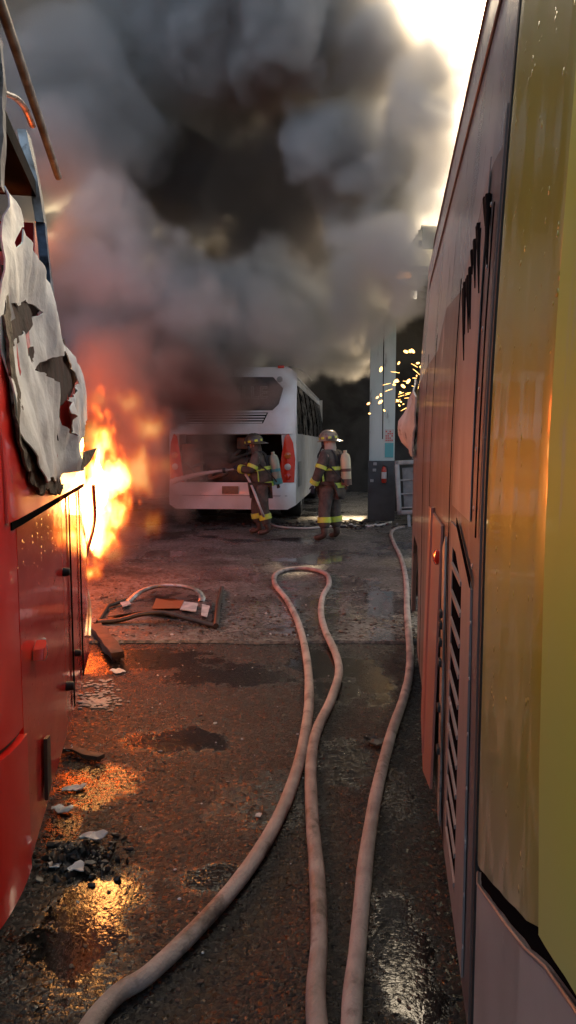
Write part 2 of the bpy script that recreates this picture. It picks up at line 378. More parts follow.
# window structure: rail, pillars, curved brace
rail = [LF(u, 3.10 - .02 * max(0, u - 3), .085) for u in (1.7, 2.1, 2.5, 2.9, 3.3, 3.7, 4.1)]
tube('roof_rail', spline(rail, 4), .020, M['railm'], RB, 10)
bm = bmesh.new()
pts = [luz(2, 92, -.06), luz(16, 98, -.06), luz(25, 108, -.06), luz(33, 126, -.06)]
tube('roof_brace', spline([LP(u, z, -.06) for u, z in pts], 5), .022, M['alu'], RB, 8, .6)
def pillar_(pa, pb, w, mat, d=-.05):
    a, b = luz(*pa, d), luz(*pb, d)
    n = 6
    poly = [(a[0] - w, a[1]), (b[0] - w, b[1]), (b[0] + w, b[1]), (a[0] + w, a[1])]
    panel('window_pillar', poly, lambda u, z, dd: LP(u, z, dd + d + fbm((u, z, 0), 4) * .01), -.05, mat, RB, .08)
pillar_((30, 135), (46, 226), .075, M['alu']); pillar_((46, 226), (54, 306), .055, M['steelblue'])
pillar_((2, 40), (4, 190), .03, M['railm'], -.01)
# small fittings
def on(px, py, d=.0): u, z = luz(px, py, d); return LF(u, z, d)
def fit(name, px, py, r, dep, mat, parent, sy=1, d=0):
    u, z = luz(px, py, d); c = LF(u, z, d)
    mt = Matrix.Translation(c) @ LN.to_track_quat('Z', 'Y').to_matrix().to_4x4()
    return lathe(name, [(r * .5, -.01), (r, 0), (r, dep * .6), (r * .8, dep), (r * .3, dep * 1.05)], mat, parent, 16, mt, sy=1, sx=sy)
fit('latch', 66, 686, .022, .035, M['rubber'], door2); fit('latch', 63, 572, .02, .03, M['rubber'], door2)
fit('latch', 75, 653, .018, .03, M['rubber'], door3)
u, z = luz(44, 765, 0)
panel('door_handle', [(u - .05, z - .11), (u + .05, z - .09), (u + .05, z + .09), (u - .03, z + .11)], lambda a, b, d: LF(a, b, d + .006), .012, M['darkmetal'], door1, .1)
M['lamp'] = surf('red_lens', (.75, .03, .01), rough=.15, coat=1)
u, z = luz(34, 652, 0)
panel('marker_lamp', [(u - .05, z - .015), (u + .01, z - .035), (u + .05, z + .0), (u + .04, z + .03), (u - .04, z + .02)], lambda a, b, d: LF(a, b, d + .004 + (.03 * (1 - min(1, ((a - u) / .09) ** 2 + ((b - z) / .06) ** 2)) if d > 0 else 0)), .012, M['lamp'], door1, .02)
fit('bolt', 43, 640, .008, .01, M['alu'], door1)
# vertical seams next to the fire, and the bent strip that hangs loose
for px in (69, 79):
    u, _ = luz(px, 560); panel('seam_strip', [(u - .012, .3), (u + .012, .3), (u + .012, 1.35), (u - .012, 1.35)], lambda a, b, d: LF(a, b, d + .004), .006, M['gap'], door3, .3)
tube('hanging_trim', spline([LF(4.45, 1.35, .05), LF(4.55, 1.1, .09), LF(4.6, .8, .06), LF(4.5, .55, .02), LF(4.3, .42, .01)], 5), .012, M['alu'], RB, 6)

# ------------------------------------------------------------------ right coach: its long side
RNn = Vector((-1, .1427, 0)).normalized(); RE = Vector((.1427, 1, 0)).normalized()
def tumr(z): return .095 * max(0, (z - 1.4) / 1.7) ** 1.7
def RF(u, z, d):
    p = Vector((.195 + .1427 * u, u, z)) + RNn * (d - tumr(z))
    if u > 5.9: p -= RNn * (2.0 * (u - 5.9) ** 2)
    return p
def ruz(px, py, d=0):
    r = ray(px, py); dd = d
    for _ in range(8):
        c = Vector((.195, 0, 0)) + RNn * dd
        t = (c - Vector((0, 0, CAMZ))).dot(RNn) / r.dot(RNn)
        p = Vector((0, 0, CAMZ)) + r * t
        dd = d - tumr(p.z)
    return ((p - c).dot(RE) / 1.01, p.z)
M['dustbody'] = surf('scorched_silver_paint', (.165, .135, .125), (.095, .07, .065), 1.8, drops=.012, rough=.4, rough2=.55, metal=.1, coat=.4, coat_rough=.15, bump=.002, bscale=5, stretch=(1, 1, .35), spots=((.42, .36, .33), 5, .6, .7))
M['dustbody2'] = surf('scorched_dusty_paint', (.26, .235, .22), (.16, .125, .11), 3, rough=.5, rough2=.65, metal=.1, coat=.2, coat_rough=.3, bump=.002, bscale=9, stretch=(1, 1, .3), spots=((.55, .50, .47), 14, .6, .8))
M['greyglass'] = surf('smoked_side_glass', (.30, .31, .31), (.42, .42, .41), 2.2, rough=.22, rough2=.4, coat=.6, coat_rough=.1, stretch=(1, 1, .5), bump=.001, bscale=6, spots=((.12, .11, .10), 8, .6, .6))
M['galv0'] = surf('dull_rivet', (.30, .29, .28), rough=.5, metal=.6)
RC = thing('coach', 'gold and yellow coach with scorched brown side and a louvred vent', 'bus', (1.6, 2.5, 0), world=True)
edge_px = [(504, 120), (502, 146), (494, 162), (487, 181), (481, 205), (477, 227), (474, 250), (472, 272), (466, 285), (460, 292), (453, 300), (447, 307), (442, 327), (438, 350)]
eu = [ruz(x, y) for x, y in edge_px]
body = [(1.50, .27), (2.10, .27), (2.10, 1.0), (2.45, 1.0), (2.45, .3), (2.5, .27), (3.25, .30), (3.28, .27), (4.5, .27), (4.55, .75), (4.75, .92), (5.35, .92), (5.55, .75), (5.6, .27), (6.15, .3), (6.15, 1.95)]
body += [(5.4, 2.05), (4.3, 2.06)] + eu[::-1]
body = [b for b in body if True] + [(1.50, eu[0][1])]
panel('side_body', [(1.50, .27), (4.5, .27), (4.55, .75), (4.75, .92), (5.35, .92), (5.55, .75), (5.6, .27), (6.15, .3), (6.15, 1.95), (5.4, 2.05), (4.3, 2.06)] + eu[::-1] + [(1.50, eu[0][1] + .02)],
      lambda u, z, d: RF(u, z, d + fbm((u, z, 1), 1.3) * .002), -.03, M['dustbody'], RC, .14)
panel('side_window', [(.9, 1.9), (6.1, 1.9), (6.1, 3.0), (.9, 3.0)], lambda u, z, d: RF(u, z, d - .012), -.02, M['greyglass'], RC, .3)
for zz, nm in ((3.0, 'roof_gutter'), (2.72, 'window_trim')):
    tube(nm, [RF(u, zz, -.010) for u in (-.9, 0, 1, 2, 3, 4, 5, 6)], .006, M['darkmetal'], RC, 6)
rr_ = random.Random(5)
def Rprism(u0, u1, prof, name, mat, parent=RC):     # prof: (d, z) loop swept along the coach
    bm = bmesh.new(); rows = []
    n = max(1, int((u1 - u0) / .5))
    for i in range(n + 1):
        u = u0 + (u1 - u0) * i / n
        rows.append([bm.verts.new(Vector((.195 + .1427 * u, u, z)) + RNn * d) for d, z in prof])
    for i in range(n):
        for k in range(len(prof)): bm.faces.new((rows[i][k], rows[i][(k + 1) % len(prof)], rows[i + 1][(k + 1) % len(prof)], rows[i + 1][k]))
    bm.faces.new(rows[0]); bm.faces.new(rows[-1][::-1])
    return obj(name, bm, mat, parent, 35)
M['roofgrey'] = surf('sooty_roof_paint', (.50, .50, .49), (.32, .31, .30), 2.5, rough=.5, rough2=.7, coat=.3, bump=.002, bscale=8, spots=((.06, .05, .05), 7, .6, .8))
Rprism(-1.0, 6.1, [(-.104, 2.985), (-.108, 3.06), (-.20, 3.13), (-1.2, 3.17), (-2.3, 3.08), (-2.3, 2.98), (-.2, 2.98)], 'roof', M['roofgrey'])
Rprism(-.95, 6.05, [(-.09, .3), (-.09, 1.5), (-.20, 2.95), (-2.2, 2.95), (-2.45, 1.5), (-2.45, .3)], 'body_shell', M['soot'])
# near gold panel, pressed with two vertical ridges, and the yellow one with its curved edge
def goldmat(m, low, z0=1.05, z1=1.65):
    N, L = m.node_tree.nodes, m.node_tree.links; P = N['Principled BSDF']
    # base colour passes over to the low tone towards the bottom
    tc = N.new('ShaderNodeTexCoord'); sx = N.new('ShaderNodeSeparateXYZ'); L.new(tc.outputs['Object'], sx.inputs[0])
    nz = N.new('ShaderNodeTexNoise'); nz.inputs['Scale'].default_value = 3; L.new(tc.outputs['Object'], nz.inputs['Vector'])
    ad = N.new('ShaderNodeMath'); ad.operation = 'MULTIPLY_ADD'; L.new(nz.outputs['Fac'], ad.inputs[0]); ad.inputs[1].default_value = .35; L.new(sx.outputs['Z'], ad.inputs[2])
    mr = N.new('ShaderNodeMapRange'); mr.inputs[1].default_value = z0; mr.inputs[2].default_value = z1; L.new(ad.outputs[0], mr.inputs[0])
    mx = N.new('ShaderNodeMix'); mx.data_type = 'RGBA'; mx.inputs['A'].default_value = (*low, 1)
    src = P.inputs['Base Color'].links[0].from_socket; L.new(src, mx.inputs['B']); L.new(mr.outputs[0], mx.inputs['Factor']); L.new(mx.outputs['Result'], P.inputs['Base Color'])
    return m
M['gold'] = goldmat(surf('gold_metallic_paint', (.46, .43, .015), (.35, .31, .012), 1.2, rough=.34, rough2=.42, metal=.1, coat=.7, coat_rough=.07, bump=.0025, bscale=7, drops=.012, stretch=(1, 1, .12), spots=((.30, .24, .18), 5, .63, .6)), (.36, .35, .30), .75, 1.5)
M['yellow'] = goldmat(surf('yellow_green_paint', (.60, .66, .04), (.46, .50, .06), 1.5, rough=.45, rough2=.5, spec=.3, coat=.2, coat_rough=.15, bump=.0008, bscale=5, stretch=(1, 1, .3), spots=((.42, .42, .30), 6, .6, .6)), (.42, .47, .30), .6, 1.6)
def yedge(z): return .872 - .018 * (z - 1.2)        # edge between gold and yellow, in u
def GF(u, z, d):
    b = 0
    for c, w_, h in ((1.478, .05, -.010), (1.33, .028, .006), (1.10, .05, -.003), (.905, .022, .008)): b += h * math.exp(-((u - c) / w_) ** 2)
    return RF(u, z, d + b + .007 * math.sin(max(0, min(1, (u - .9) / .55)) * math.pi))
seam = [(1.474, .69), (1.36, .735), (1.25, .785), (1.06, .868), (.889, .950), (.80, .995)]
seam2 = seam + [(.65, 1.06), (.5, 1.11), (.2, 1.18), (-.2, 1.22)]
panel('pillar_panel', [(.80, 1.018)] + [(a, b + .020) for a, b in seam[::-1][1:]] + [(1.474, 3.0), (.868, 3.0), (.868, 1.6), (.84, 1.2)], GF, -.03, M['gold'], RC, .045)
panel('lower_corner', [(-.2, .26), (1.474, .26)] + [(a, b - .020) for a, b in seam2], lambda u, z, d: GF(u, z, d), -.03, surf('grey_corner_paint', (.46, .45, .43), (.34, .32, .30), 2, rough=.35, drops=.01, coat=.6, coat_rough=.2, bump=.001, bscale=5), RC, .05)
panel('panel_seal', [(a, b - .03) for a, b in seam2] + [(a, b + .03) for a, b in seam2[::-1]], lambda u, z, d: GF(u, z, d - .008), -.02, M['gap'], RC, .05)
tube('seam_lip', [GF(a, b - .021, -.001) for a, b in seam2], .0035, M['galv0'], RC, 6)
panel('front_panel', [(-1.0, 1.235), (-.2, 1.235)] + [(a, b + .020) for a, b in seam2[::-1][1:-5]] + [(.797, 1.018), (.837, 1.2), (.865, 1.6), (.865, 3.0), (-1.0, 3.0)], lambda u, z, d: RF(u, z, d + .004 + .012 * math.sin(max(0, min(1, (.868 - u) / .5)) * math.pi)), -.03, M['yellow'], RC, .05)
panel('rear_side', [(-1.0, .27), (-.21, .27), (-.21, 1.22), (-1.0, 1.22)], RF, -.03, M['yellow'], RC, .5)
panel('corner_seal', [(1.476, .27), (1.498, .27), (1.498, 2.6), (1.476, 2.6)], lambda u, z, d: RF(u, z, d - .004), -.02, M['rubber'], RC, .2)
# louvred vent: frame, dark recess, slanting slats
v0, v1, vz0, vz1 = 1.60, 2.14, .32, 1.37
VP = [(v0, vz0), (v1, vz0), (v1, vz1), (1.95, vz1 - .0), (v0, vz1 - .10)]
vin = [(1.80, .40), (2.08, .40), (2.08, 1.30), (1.98, 1.30), (1.80, 1.235)]
vf = panel('vent_frame', VP, lambda u, z, d: RF(u, z, d + .001), .005, M['dustbody2'], RC, .1, [vin])
panel('vent_recess', vin, lambda u, z, d: RF(u, z, d + .0015), .002, M['gap'], vf, .3)
k = 0; z = .42
while z < 1.27:
    panel('vent_slat', [(1.802, z), (2.078, z + .005), (2.078, z + .017), (1.802, z + .012)], lambda u, zz, d, z=z: RF(u, zz - d * .5, d + .0035), .006, M['dustbody2'], vf, .3); z += .082
panel('vent_top_gap', [(1.60, 1.275), (1.95, 1.378), (1.95, 1.40), (1.60, 1.30)], lambda u, z, d: RF(u, z, d + .0065), .002, M['gap'], vf, .3)
# hinge strip, hatch swung out at the bottom, its lamp
hs_ = panel('hinge_strip', [(2.32, .30), (2.42, .30), (2.42, 1.25), (2.32, 1.30)], lambda u, z, d: RF(u, z, d + .003), .006, M['alu'], RC, .2)
for zz in (.93, .99, 1.03, .86, .7, .55):
    boxo('bolt', (-.008, -.02, -.012), (.008, .02, .012), M['rubber'], hs_, .003, Matrix.Translation(RF(2.37, zz, .012)) @ Matrix.Rotation(-.14, 4, 'Z'))
M['firelitred'] = surf('firelit_red_skirt', (.46, .17, .12), (.36, .20, .16), 2, rough=.4, coat=.4, coat_rough=.2, bump=.002, bscale=8, stretch=(1, 1, .3))  # orange-red firelight on the hatch is put into this colour
hatch = panel('luggage_hatch', [(2.46, .36), (2.9, .22), (3.2, .34), (3.25, 1.32), (2.46, 1.32)], lambda u, z, d: RF(u, z, d + .004 + .022 * max(0, 1.3 - z)), .008, M['firelitred'], RC, .1)
tube('hatch_edge', spline([RF(2.95, 1.34, .012), RF(2.95, 1.0, .018), RF(2.93, .6, .026), RF(2.9, .3, .032)], 4), .010, M['firelitred'], hatch, 8)
u, z = ruz(437, 557, .02)
lathe('marker_lamp', [(.015, -.02), (.028, 0), (.028, .008), (.014, .016)], M['lamp'], hatch, 14, Matrix.Translation(RF(u, z, .018)) @ RNn.to_track_quat('Z', 'Y').to_matrix().to_4x4())
for i, (ua, ub) in enumerate(((1.52, 1.60), (2.2, 2.215), (3.3, 3.32), (4.0, 4.02))):
    panel('body_seam', [(ua, 1.40 if i == 0 else .3), (ua + .014, 1.4 if i == 0 else .3), (ua + .014, 2.1), (ua, 2.1)], lambda u, z, d: RF(u, z, d + .0055), .002, M['gap'], RC, .2)
panel('dusty_flap', [(1.66, 1.42), (2.14, 1.42), (2.16, 2.02), (2.1, 2.1), (1.8, 2.16), (1.68, 2.25)], lambda u, z, d: RF(u, z, d + .0025), .002, M['dustbody2'], RC, .08)
# soot-black melted drips under the window line
for i in range(16):
    x = rr_.uniform(466, 492); y0 = 290 - (x - 466) * 4.0 + rr_.uniform(-4, 8); y0 = max(y0, 195); ln = rr_.uniform(15, 75)
    a, b = ruz(x, y0), ruz(x - 1, y0 + ln)
    tube('melted_drip', [RF(a[0], a[1], .006), RF((a[0] + b[0]) / 2, (a[1] + b[1]) / 2, .006), RF(b[0], b[1], .005)], [.008, .005, .002], M['brownsoot'], RC, 6)
# wheel
wl_ = Matrix.Translation(RF(5.05, .48, -.12)) @ RNn.to_track_quat('Z', 'Y').to_matrix().to_4x4()
wh = lathe('wheel', [(.2, -.25), (.42, -.25), (.48, -.2), (.48, .02), (.43, .07), (.29, .07), (.28, .0)], M['rubber'], RC, 32, wl_)
lathe('rim', [(.1, 0), (.27, .01), (.27, .05), (.22, .03), (.10, .04), (.06, .08)], M['darkmetal'], wh, 24, wl_)
# far end: buckled sheet and the mirror arm
bs = [ruz(440, 372, .05), ruz(432, 380, .1), ruz(424, 392, .15), ruz(418, 406, .15), ruz(418, 425, .1), ruz(424, 440, .1), ruz(436, 430, .05)]
P1 = [at(440, 368, 4.0), at(430, 376, 4.6), at(421, 392, 5.0), at(417, 408, 5.2)]
def bulge(u, z, d): return RF(5.2 + .9 * u, 1.5 + .5 * z, d + .02 + .10 * math.sin(math.pi * min(1, max(0, z))) * u + fbm((u, z, 7), 3) * .05)
panel('buckled_sheet', [(0, 0), (1, .1), (1.05, .6), (.8, 1.05), (.3, 1.2), (0, .9)], bulge, .012, M['roofgrey'], RC, .12, seed=6)
q = [at(423, 409, 5.7), at(416, 412, 5.75), at(413, 425, 5.8), at(412, 439, 5.8), at(415, 444, 5.8), at(421, 446, 5.75)]
tube('mirror_arm', spline(q, 4), .010, M['alu'], RC, 6)

for i in range(14):
    lathe('rivet', [(.002, 0), (.006, 0), (.005, .002), (.002, .003)], M['galv0'], RC, 8, Matrix.Translation(RF(1.57, .42 + i * .13, .0065)) @ RNn.to_track_quat('Z', 'Y').to_matrix().to_4x4())
# ------------------------------------------------------------------ warehouse behind the yard
M['wall'] = surf('sooted_render', (.06, .06, .058), (.025, .024, .023), 1.2, rough=.85, bump=.01, bscale=6)
M['cyan'] = surf('pale_blue_painted_post', (.60, .74, .71), (.46, .58, .55), 3, rough=.6, bump=.002, bscale=10, stretch=(1, 1, .25), spots=((.14, .13, .11), 6, .6, .8))
M['postdark'] = surf('dark_grey_post_base', (.07, .085, .09), (.045, .05, .052), 3, rough=.6)
M['sheet'] = surf('corrugated_roof_sheet', (.62, .62, .58), (.42, .42, .38), 2, rough=.5)
M['galvd'] = surf('dull_louvre_metal', (.13, .135, .13), (.07, .07, .068), 5, rough=.6, metal=.3)
def _tr():
    m = M['sheet']; N, L, P = m.node_tree.nodes, m.node_tree.links, m.node_tree.nodes['Principled BSDF']
    t = N.new('ShaderNodeBsdfTranslucent'); t.inputs[0].default_value = (.75, .75, .68, 1); x = N.new('ShaderNodeMixShader'); x.inputs[0].default_value = .6
    L.new(P.outputs[0], x.inputs[1]); L.new(t.outputs[0], x.inputs[2]); L.new(x.outputs[0], N['Material Output'].inputs[0])
_tr()
W = thing('warehouse', 'dark sooted warehouse with ribbed pale roof behind the white bus', 'building', (0, 24, 0), world=True)
boxo('wall', (-13, 24.5, 0), (9, 24.8, 6.0), M['wall'], W)
boxo('wall', (-7.6, 9.5, 0), (-7.3, 24.5, 5.2), M['wall'], W)
boxo('wall', (2.1, 17.0, 0), (8.5, 17.2, 5.0), M['wall'], W)
def corr(name, x0, x1, y0, y1, z0, z1, mat, parent, pitch=.25, amp=.03):
    bm = bmesh.new(); n = int((y1 - y0) / pitch) * 4; rows = []
    for i in range(n + 1):
        y = y0 + (y1 - y0) * i / n; h = amp * math.sin(i * math.pi / 2)
        rows.append([bm.verts.new((x, y, z0 + (z1 - z0) * (x - x0) / (x1 - x0) + h + dz)) for x, dz in ((x0, 0), (x1, 0), (x1, -.03), (x0, -.03))])
    for i in range(n):
        for k in range(4): bm.faces.new((rows[i][k], rows[i][(k + 1) % 4], rows[i + 1][(k + 1) % 4], rows[i + 1][k]))
    return obj(name, bm, mat, parent, 80)
corr('roof', 2.3, 8.0, 12.6, 17.4, 5.35, 5.2, M['sheet'], W)
boxo('fascia', (2.3, 12.5, 4.95), (8.0, 12.58, 5.3), M['sheet'], W)
for y in (12.9, 14.7, 16.4): boxo('roof_beam', (2.3, y - .03, 5.08), (8, y + .03, 5.18), M['galvd'], W)
lv = boxo('louvre', (2.5, 14.0, 4.25), (8, 14.1, 4.95), M['wall'], W)
for i in range(6): boxo('louvre_slat', (2.52, 13.92, 4.30 + i * .11), (7.9, 13.985, 4.335 + i * .11), M['sheet'] if i == 5 else M['galvd'], lv)
P_ = thing('post', 'tall pale blue painted post with dark grey base in the smoke', 'post', (1.96, 14.9, SLAB), R(-6))
boxo('upper_post', (-.26, -.14, 1.25), (.26, .14, 4.9), M['cyan'], P_, .01)
boxo('post_base', (-.28, -.17, 0), (.28, .17, 1.25), M['postdark'], P_, .01)
boxo('seam', (.0, -.144, 1.7), (.02, -.141, 4.8), M['gap'], P_)
nt = boxo('notice', (.06, -.150, 1.32), (.235, -.142, 1.62), surf('teal_notice', (.10, .42, .45), rough=.5), P_)
bm = bmesh.new()
rn = random.Random(3)
for i in range(5):
    for j in range(4):
        if rn.random() < .65: x = .07 + j * .04; z = 1.66 + i * .045; add_box(bm, (x, -.152, z), (x + .03, -.143, z + .03))
obj('red_notice', bm, surf('red_print', (.55, .12, .10), rough=.5), P_, 0)
boxo('red_notice_backing', (.055, -.149, 1.64), (.24, -.1405, 1.9), surf('notice_paper', (.55, .58, .55), rough=.7), P_)
# fire extinguisher hanging on the post base
X_ = thing('fire_extinguisher', 'small red and white fire extinguisher hung on the dark post base', 'extinguisher', (1.98, 14.66, .82))
M['extred'] = surf('extinguisher_red', (.5, .04, .02), rough=.35, coat=.5)
lathe('cylinder', [(.05, 0), (.07, .03), (.07, .36), (.055, .42), (.03, .45)], M['extred'], X_, 20)
lathe('label_band', [(.0712, .12), (.0715, .12), (.0715, .30), (.0712, .30)], surf('label_white', (.7, .7, .68), rough=.5), X_, 20)
boxo('valve', (-.02, -.03, .45), (.02, .03, .50), M['darkmetal'], X_, .005)
X_.scale = (.75, .75, .75)
tube('nozzle_hose', spline([(0, -.02, .47), (.07, -.05, .44), (.09, -.05, .3), (.085, -.05, .15)], 4), .012, M['rubber'], X_, 8)
for dx, dz in ((-.14, 1.25), (-.15, 1.12), (-.2, .9)):
    t = boxo('switch_box', (-.035, -.03, -.03), (.035, 0, .03), surf('switch_grey', (.35, .37, .37), rough=.5), P_, .005, Matrix.Translation((dx, -.172, dz - .06)))
# metal framed panel leaning by the wall
G = thing('framed_panel', 'grey metal framed panel with three ribs leaning beside the post', 'panel', (2.86, 13.7, SLAB), R(-4))
G.rotation_euler = (R(-10), R(-3), R(-4))
M['galv'] = surf('galvanised_grey', (.36, .38, .37), (.22, .23, .22), 4, rough=.5, metal=.4, spots=((.08, .07, .06), 6, .62, .8))
bm = bmesh.new()
fw, fh = 1.35, .98
for a, b in (((-fw / 2, 0), (fw / 2, 0)), ((fw / 2, 0), (fw / 2, fh)), ((fw / 2, fh), (-fw / 2, fh)), ((-fw / 2, fh), (-fw / 2, 0))):
    x0, x1 = sorted((a[0], b[0])); z0, z1 = sorted((a[1], b[1]))
    add_box(bm, (x0 - .045, -.05, z0 - .045 + .3), (x1 + .045, .05, z1 + .045 + .3), .012)
obj('frame', bm, M['galv'], G)
boxo('infill', (-fw / 2 + .1, .0, .4), (fw / 2 - .05, .02, fh + .2), surf('mesh_infill', (.20, .22, .22), (.12, .13, .13), 6, rough=.6), G)
for i in range(3): boxo('rib', (-fw / 2 + .04, -.03, .38 + i * .27), (fw / 2 - .04, -.002, .41 + i * .27), M['galv'], G, .004)
for sx in (-.5, .5): boxo('leg', (sx - .03, -.03, 0), (sx + .03, .03, .26), M['galv'], G)

# ------------------------------------------------------------------ white coach
WB = thing('coach', 'white coach seen from behind with open burnt engine bay and red tail light', 'bus', (-1.10, 13.75, SLAB), R(-6))
M['white'] = surf('white_bus_paint', (.84, .87, .88), (.70, .69, .66), 1.6, rough=.35, rough2=.5, coat=.6, coat_rough=.1, bump=.001, bscale=6, spots=((.20, .16, .14), 2.8, .66, .7))
M['winblack'] = surf('dark_coach_glass', (.02, .022, .022), (.05, .045, .04), 4, rough=.15, rough2=.5)
def WF(u, z, d):    # rear face: u -1.25..1.25, leaning forward towards the roof, corners rounded in plan
    lean = .0 if z < 1.8 else .16 * (z - 1.8)
    c = max(0, abs(u) - 1.0); return Vector((u, lean + 2.2 * c * c - d, z))
T = .03
panel('bumper', [(-1.25, .42), (-1.1, .34), (1.1, .34), (1.25, .42), (1.25, .84), (1.0, .86), (-1.0, .86), (-1.25, .84)], lambda u, z, d: WF(u, z, d + .05 + .03 * math.sin(max(0, min(1, (z - .34) / .5)) * math.pi)), -.04, M['white'], WB, .12)
panel('bumper_crease', [(-1.1, .60), (1.1, .60), (1.1, .612), (-1.1, .612)], lambda u, z, d: WF(u, z, d + .082), .003, M['galv'], WB, .2)
# body shell around the engine bay
panel('rear_body', [(-1.25, .84), (-1.02, .84), (-1.02, 1.78), (.98, 1.78), (1.0, 1.5), (1.02, .84), (1.25, .84), (1.25, 2.95), (1.12, 3.06), (-1.12, 3.06), (-1.25, 2.95)],
      lambda u, z, d: WF(u, z, d), -T, M['white'], WB, .14, [[(-1.0, 2.24), (.80, 2.24), (.92, 2.36), (1.0, 2.66), (.80, 2.88), (-.80, 2.90), (-1.0, 2.66)], [(-.9, 1.99), (.62, 1.99), (.72, 2.2), (-.9, 2.2)]])
win = panel('rear_window', [(-1.0, 2.24), (.80, 2.24), (.92, 2.36), (1.0, 2.66), (.80, 2.88), (-.80, 2.90), (-1.0, 2.66)], lambda u, z, d: WF(u, z, d - .02), -.01, M['winblack'], WB, .3)
c = D.curves.new('lettering', 'FONT'); c.body = 'VILLE'; c.size = .33; c.extrude = .002; c.align_x = 'CENTER'; c.fill_mode = 'NONE'; c.bevel_depth = .008; c.space_character = 1.05
c.materials.append(surf('grey_lettering', (.30, .28, .25), rough=.6))
tmp = D.objects.new('lettering_curve', c); lm = D.meshes.new_from_object(tmp); D.objects.remove(tmp)
lo_ = link(D.objects.new('lettering', lm), win); lo_.location = (.30, .080, 2.47); lo_.rotation_euler = (R(90 - 9), 0, 0);
vb = panel('upper_grille', [(-.9, 1.99), (.62, 1.99), (.72, 2.2), (-.9, 2.2)], lambda u, z, d: WF(u, z, d - .03), -.01, M['gap'], WB, .4)
for i in range(4):
    z = 2.00 + i * .052; panel('grille_slat', [(-.9, z), (.60 + i * .025, z), (.61 + i * .025, z + .026), (-.9, z + .026)], lambda u, zz, d: WF(u, zz, d - .012), .02, M['white'], vb, .4)
panel('engine_lid_edge', [(-1.2, 1.79), (1.2, 1.79), (1.22, 1.93), (-1.22, 1.95)], lambda u, z, d: WF(u, z, d + .03 + .12 * max(0, 1.9 - z)), .02, M['white'], WB, .14)
boxo('roof_lamp', (-.06, -.02, 3.05), (.06, .06, 3.10), M['lamp'], WB, .01, Matrix.Translation((.95, .2, .0)))
bm = bmesh.new(); add_lathe(bm, [(.02, 0), (.055, 0), (.06, .01), (.05, .02), (.02, .02)], 16, Matrix.Translation((.93, .165, 2.83)) @ Matrix.Rotation(R(80), 4, 'X')); obj('emblem', bm, M['galv'], WB)
# tail lights
M['amber'] = surf('amber_lens', (.75, .16, .02), rough=.15, coat=1); M['clear'] = surf('clear_lens', (.7, .62, .55), rough=.15, coat=1)
for s in (-1, 1):
    tl = panel('tail_light', [(s * .92, .86), (s * 1.22, .86), (s * 1.24, 1.3), (s * 1.2, 1.62), (s * 1.12, 1.80), (s * 1.05, 1.74), (s * .99, 1.4)], lambda u, z, d: WF(u, z, d + .012), .03, M['lamp'], WB, .07)
    for zc, mm in ((1.38, 'amber'), (1.16, 'clear'), (.97, 'lamp')):
        lathe('lens', [(.035, 0), (.065, 0), (.06, .018), (.03, .028)], M[mm], tl, 18, Matrix.Translation(WF(s * 1.10, zc, .045)) @ Matrix.Rotation(R(90), 4, 'X'))
# bay
boxo('engine_bay', (-1.02, .55, .5), (1.02, .6, 1.78), M['soot'], WB)
boxo('engine_bay_floor', (-1.02, .04, .5), (1.02, .6, .84), M['soot'], WB)
boxo('engine_bay_ceiling', (-1.02, .04, 1.80), (1.02, .6, 1.83), M['soot'], WB)
eng = boxo('engine', (-.55, .18, .84), (.45, .5, 1.35), M['darkmetal'], WB, .05)
re = random.Random(11)
M['rust'] = surf('rusty_metal', (.24, .09, .045), (.10, .06, .04), 8, rough=.75)
for i in range(9):
    x, z = re.uniform(-.9, .8), re.uniform(.95, 1.6)
    tube('engine_pipe', spline([(x, .15, z), (x + re.uniform(-.2, .2), .08, z + re.uniform(-.2, .15)), (x + re.uniform(-.4, .4), .14, z + re.uniform(-.2, .1)), (x + re.uniform(-.4, .4), .3, z + re.uniform(-.1, .1))], 4), re.uniform(.015, .04), re.choice([M['rust'], M['darkmetal'], M['rubber'], M['galv']]), eng, 8)
boxo('radiator', (-1.0, .08, .9), (-.62, .3, 1.6), M['rust'], eng, .02)
boxo('expansion_tank', (.1, .06, 1.5), (.5, .3, 1.72), M['rust'], eng, .03)
for zz in (.9, 1.0, 1.12): boxo('bracket', (.55, .08, zz), (.9, .2, zz + .03), M['galv'], eng, .005)
M['plate'] = surf('rusty_number_plate', (.36, .20, .12), (.26, .17, .12), 20, rough=.6)
pl = boxo('number_plate', (-.16, -.115, .64), (.16, -.105, .79), M['plate'], WB, .004)
# side
def side(name, poly, mat, d0=0, th=-T, holes=()):
    return panel(name, poly, lambda u, z, d: Vector((1.25 + d0 + d - .12 * max(0, z - 1.8) ** 2, u, z)), th, mat, WB, .3, holes)
side('side_body', [(.14, .42), (9.9, .42), (9.9, 1.80), (.14, 1.80)], M['white'])
side('side_glass', [(.28, 1.80), (9.9, 1.80), (9.9, 2.85), (.42, 2.85)], M['winblack'], -.02)
side('side_roof_cove', [(.40, 2.85), (9.9, 2.85), (9.9, 3.06), (.44, 3.06)], M['white'])
side('corner_pillar', [(.12, 1.80), (.40, 1.80), (.56, 2.85), (.25, 2.85)], M['white'], .004)
for y in (1.9, 3.5, 5.1, 6.7): side('window_post', [(y, 1.82), (y + .08, 1.82), (y + .08, 2.84), (y, 2.84)], M['gap'], .0)
side('side_vent', [(.5, .75), (1.1, .75), (1.1, 1.25), (.5, 1.25)], M['galv'], .012, .01)
boxo('left_side', (-1.25, .15, .42), (-1.22, 9.9, 2.95), M['white'], WB)
boxo('roof', (-1.12, .25, 3.03), (1.1, 9.9, 3.08), M['white'], WB, .02)
boxo('front', (-1.2, 9.85, .42), (1.2, 9.9, 3.03), M['white'], WB)
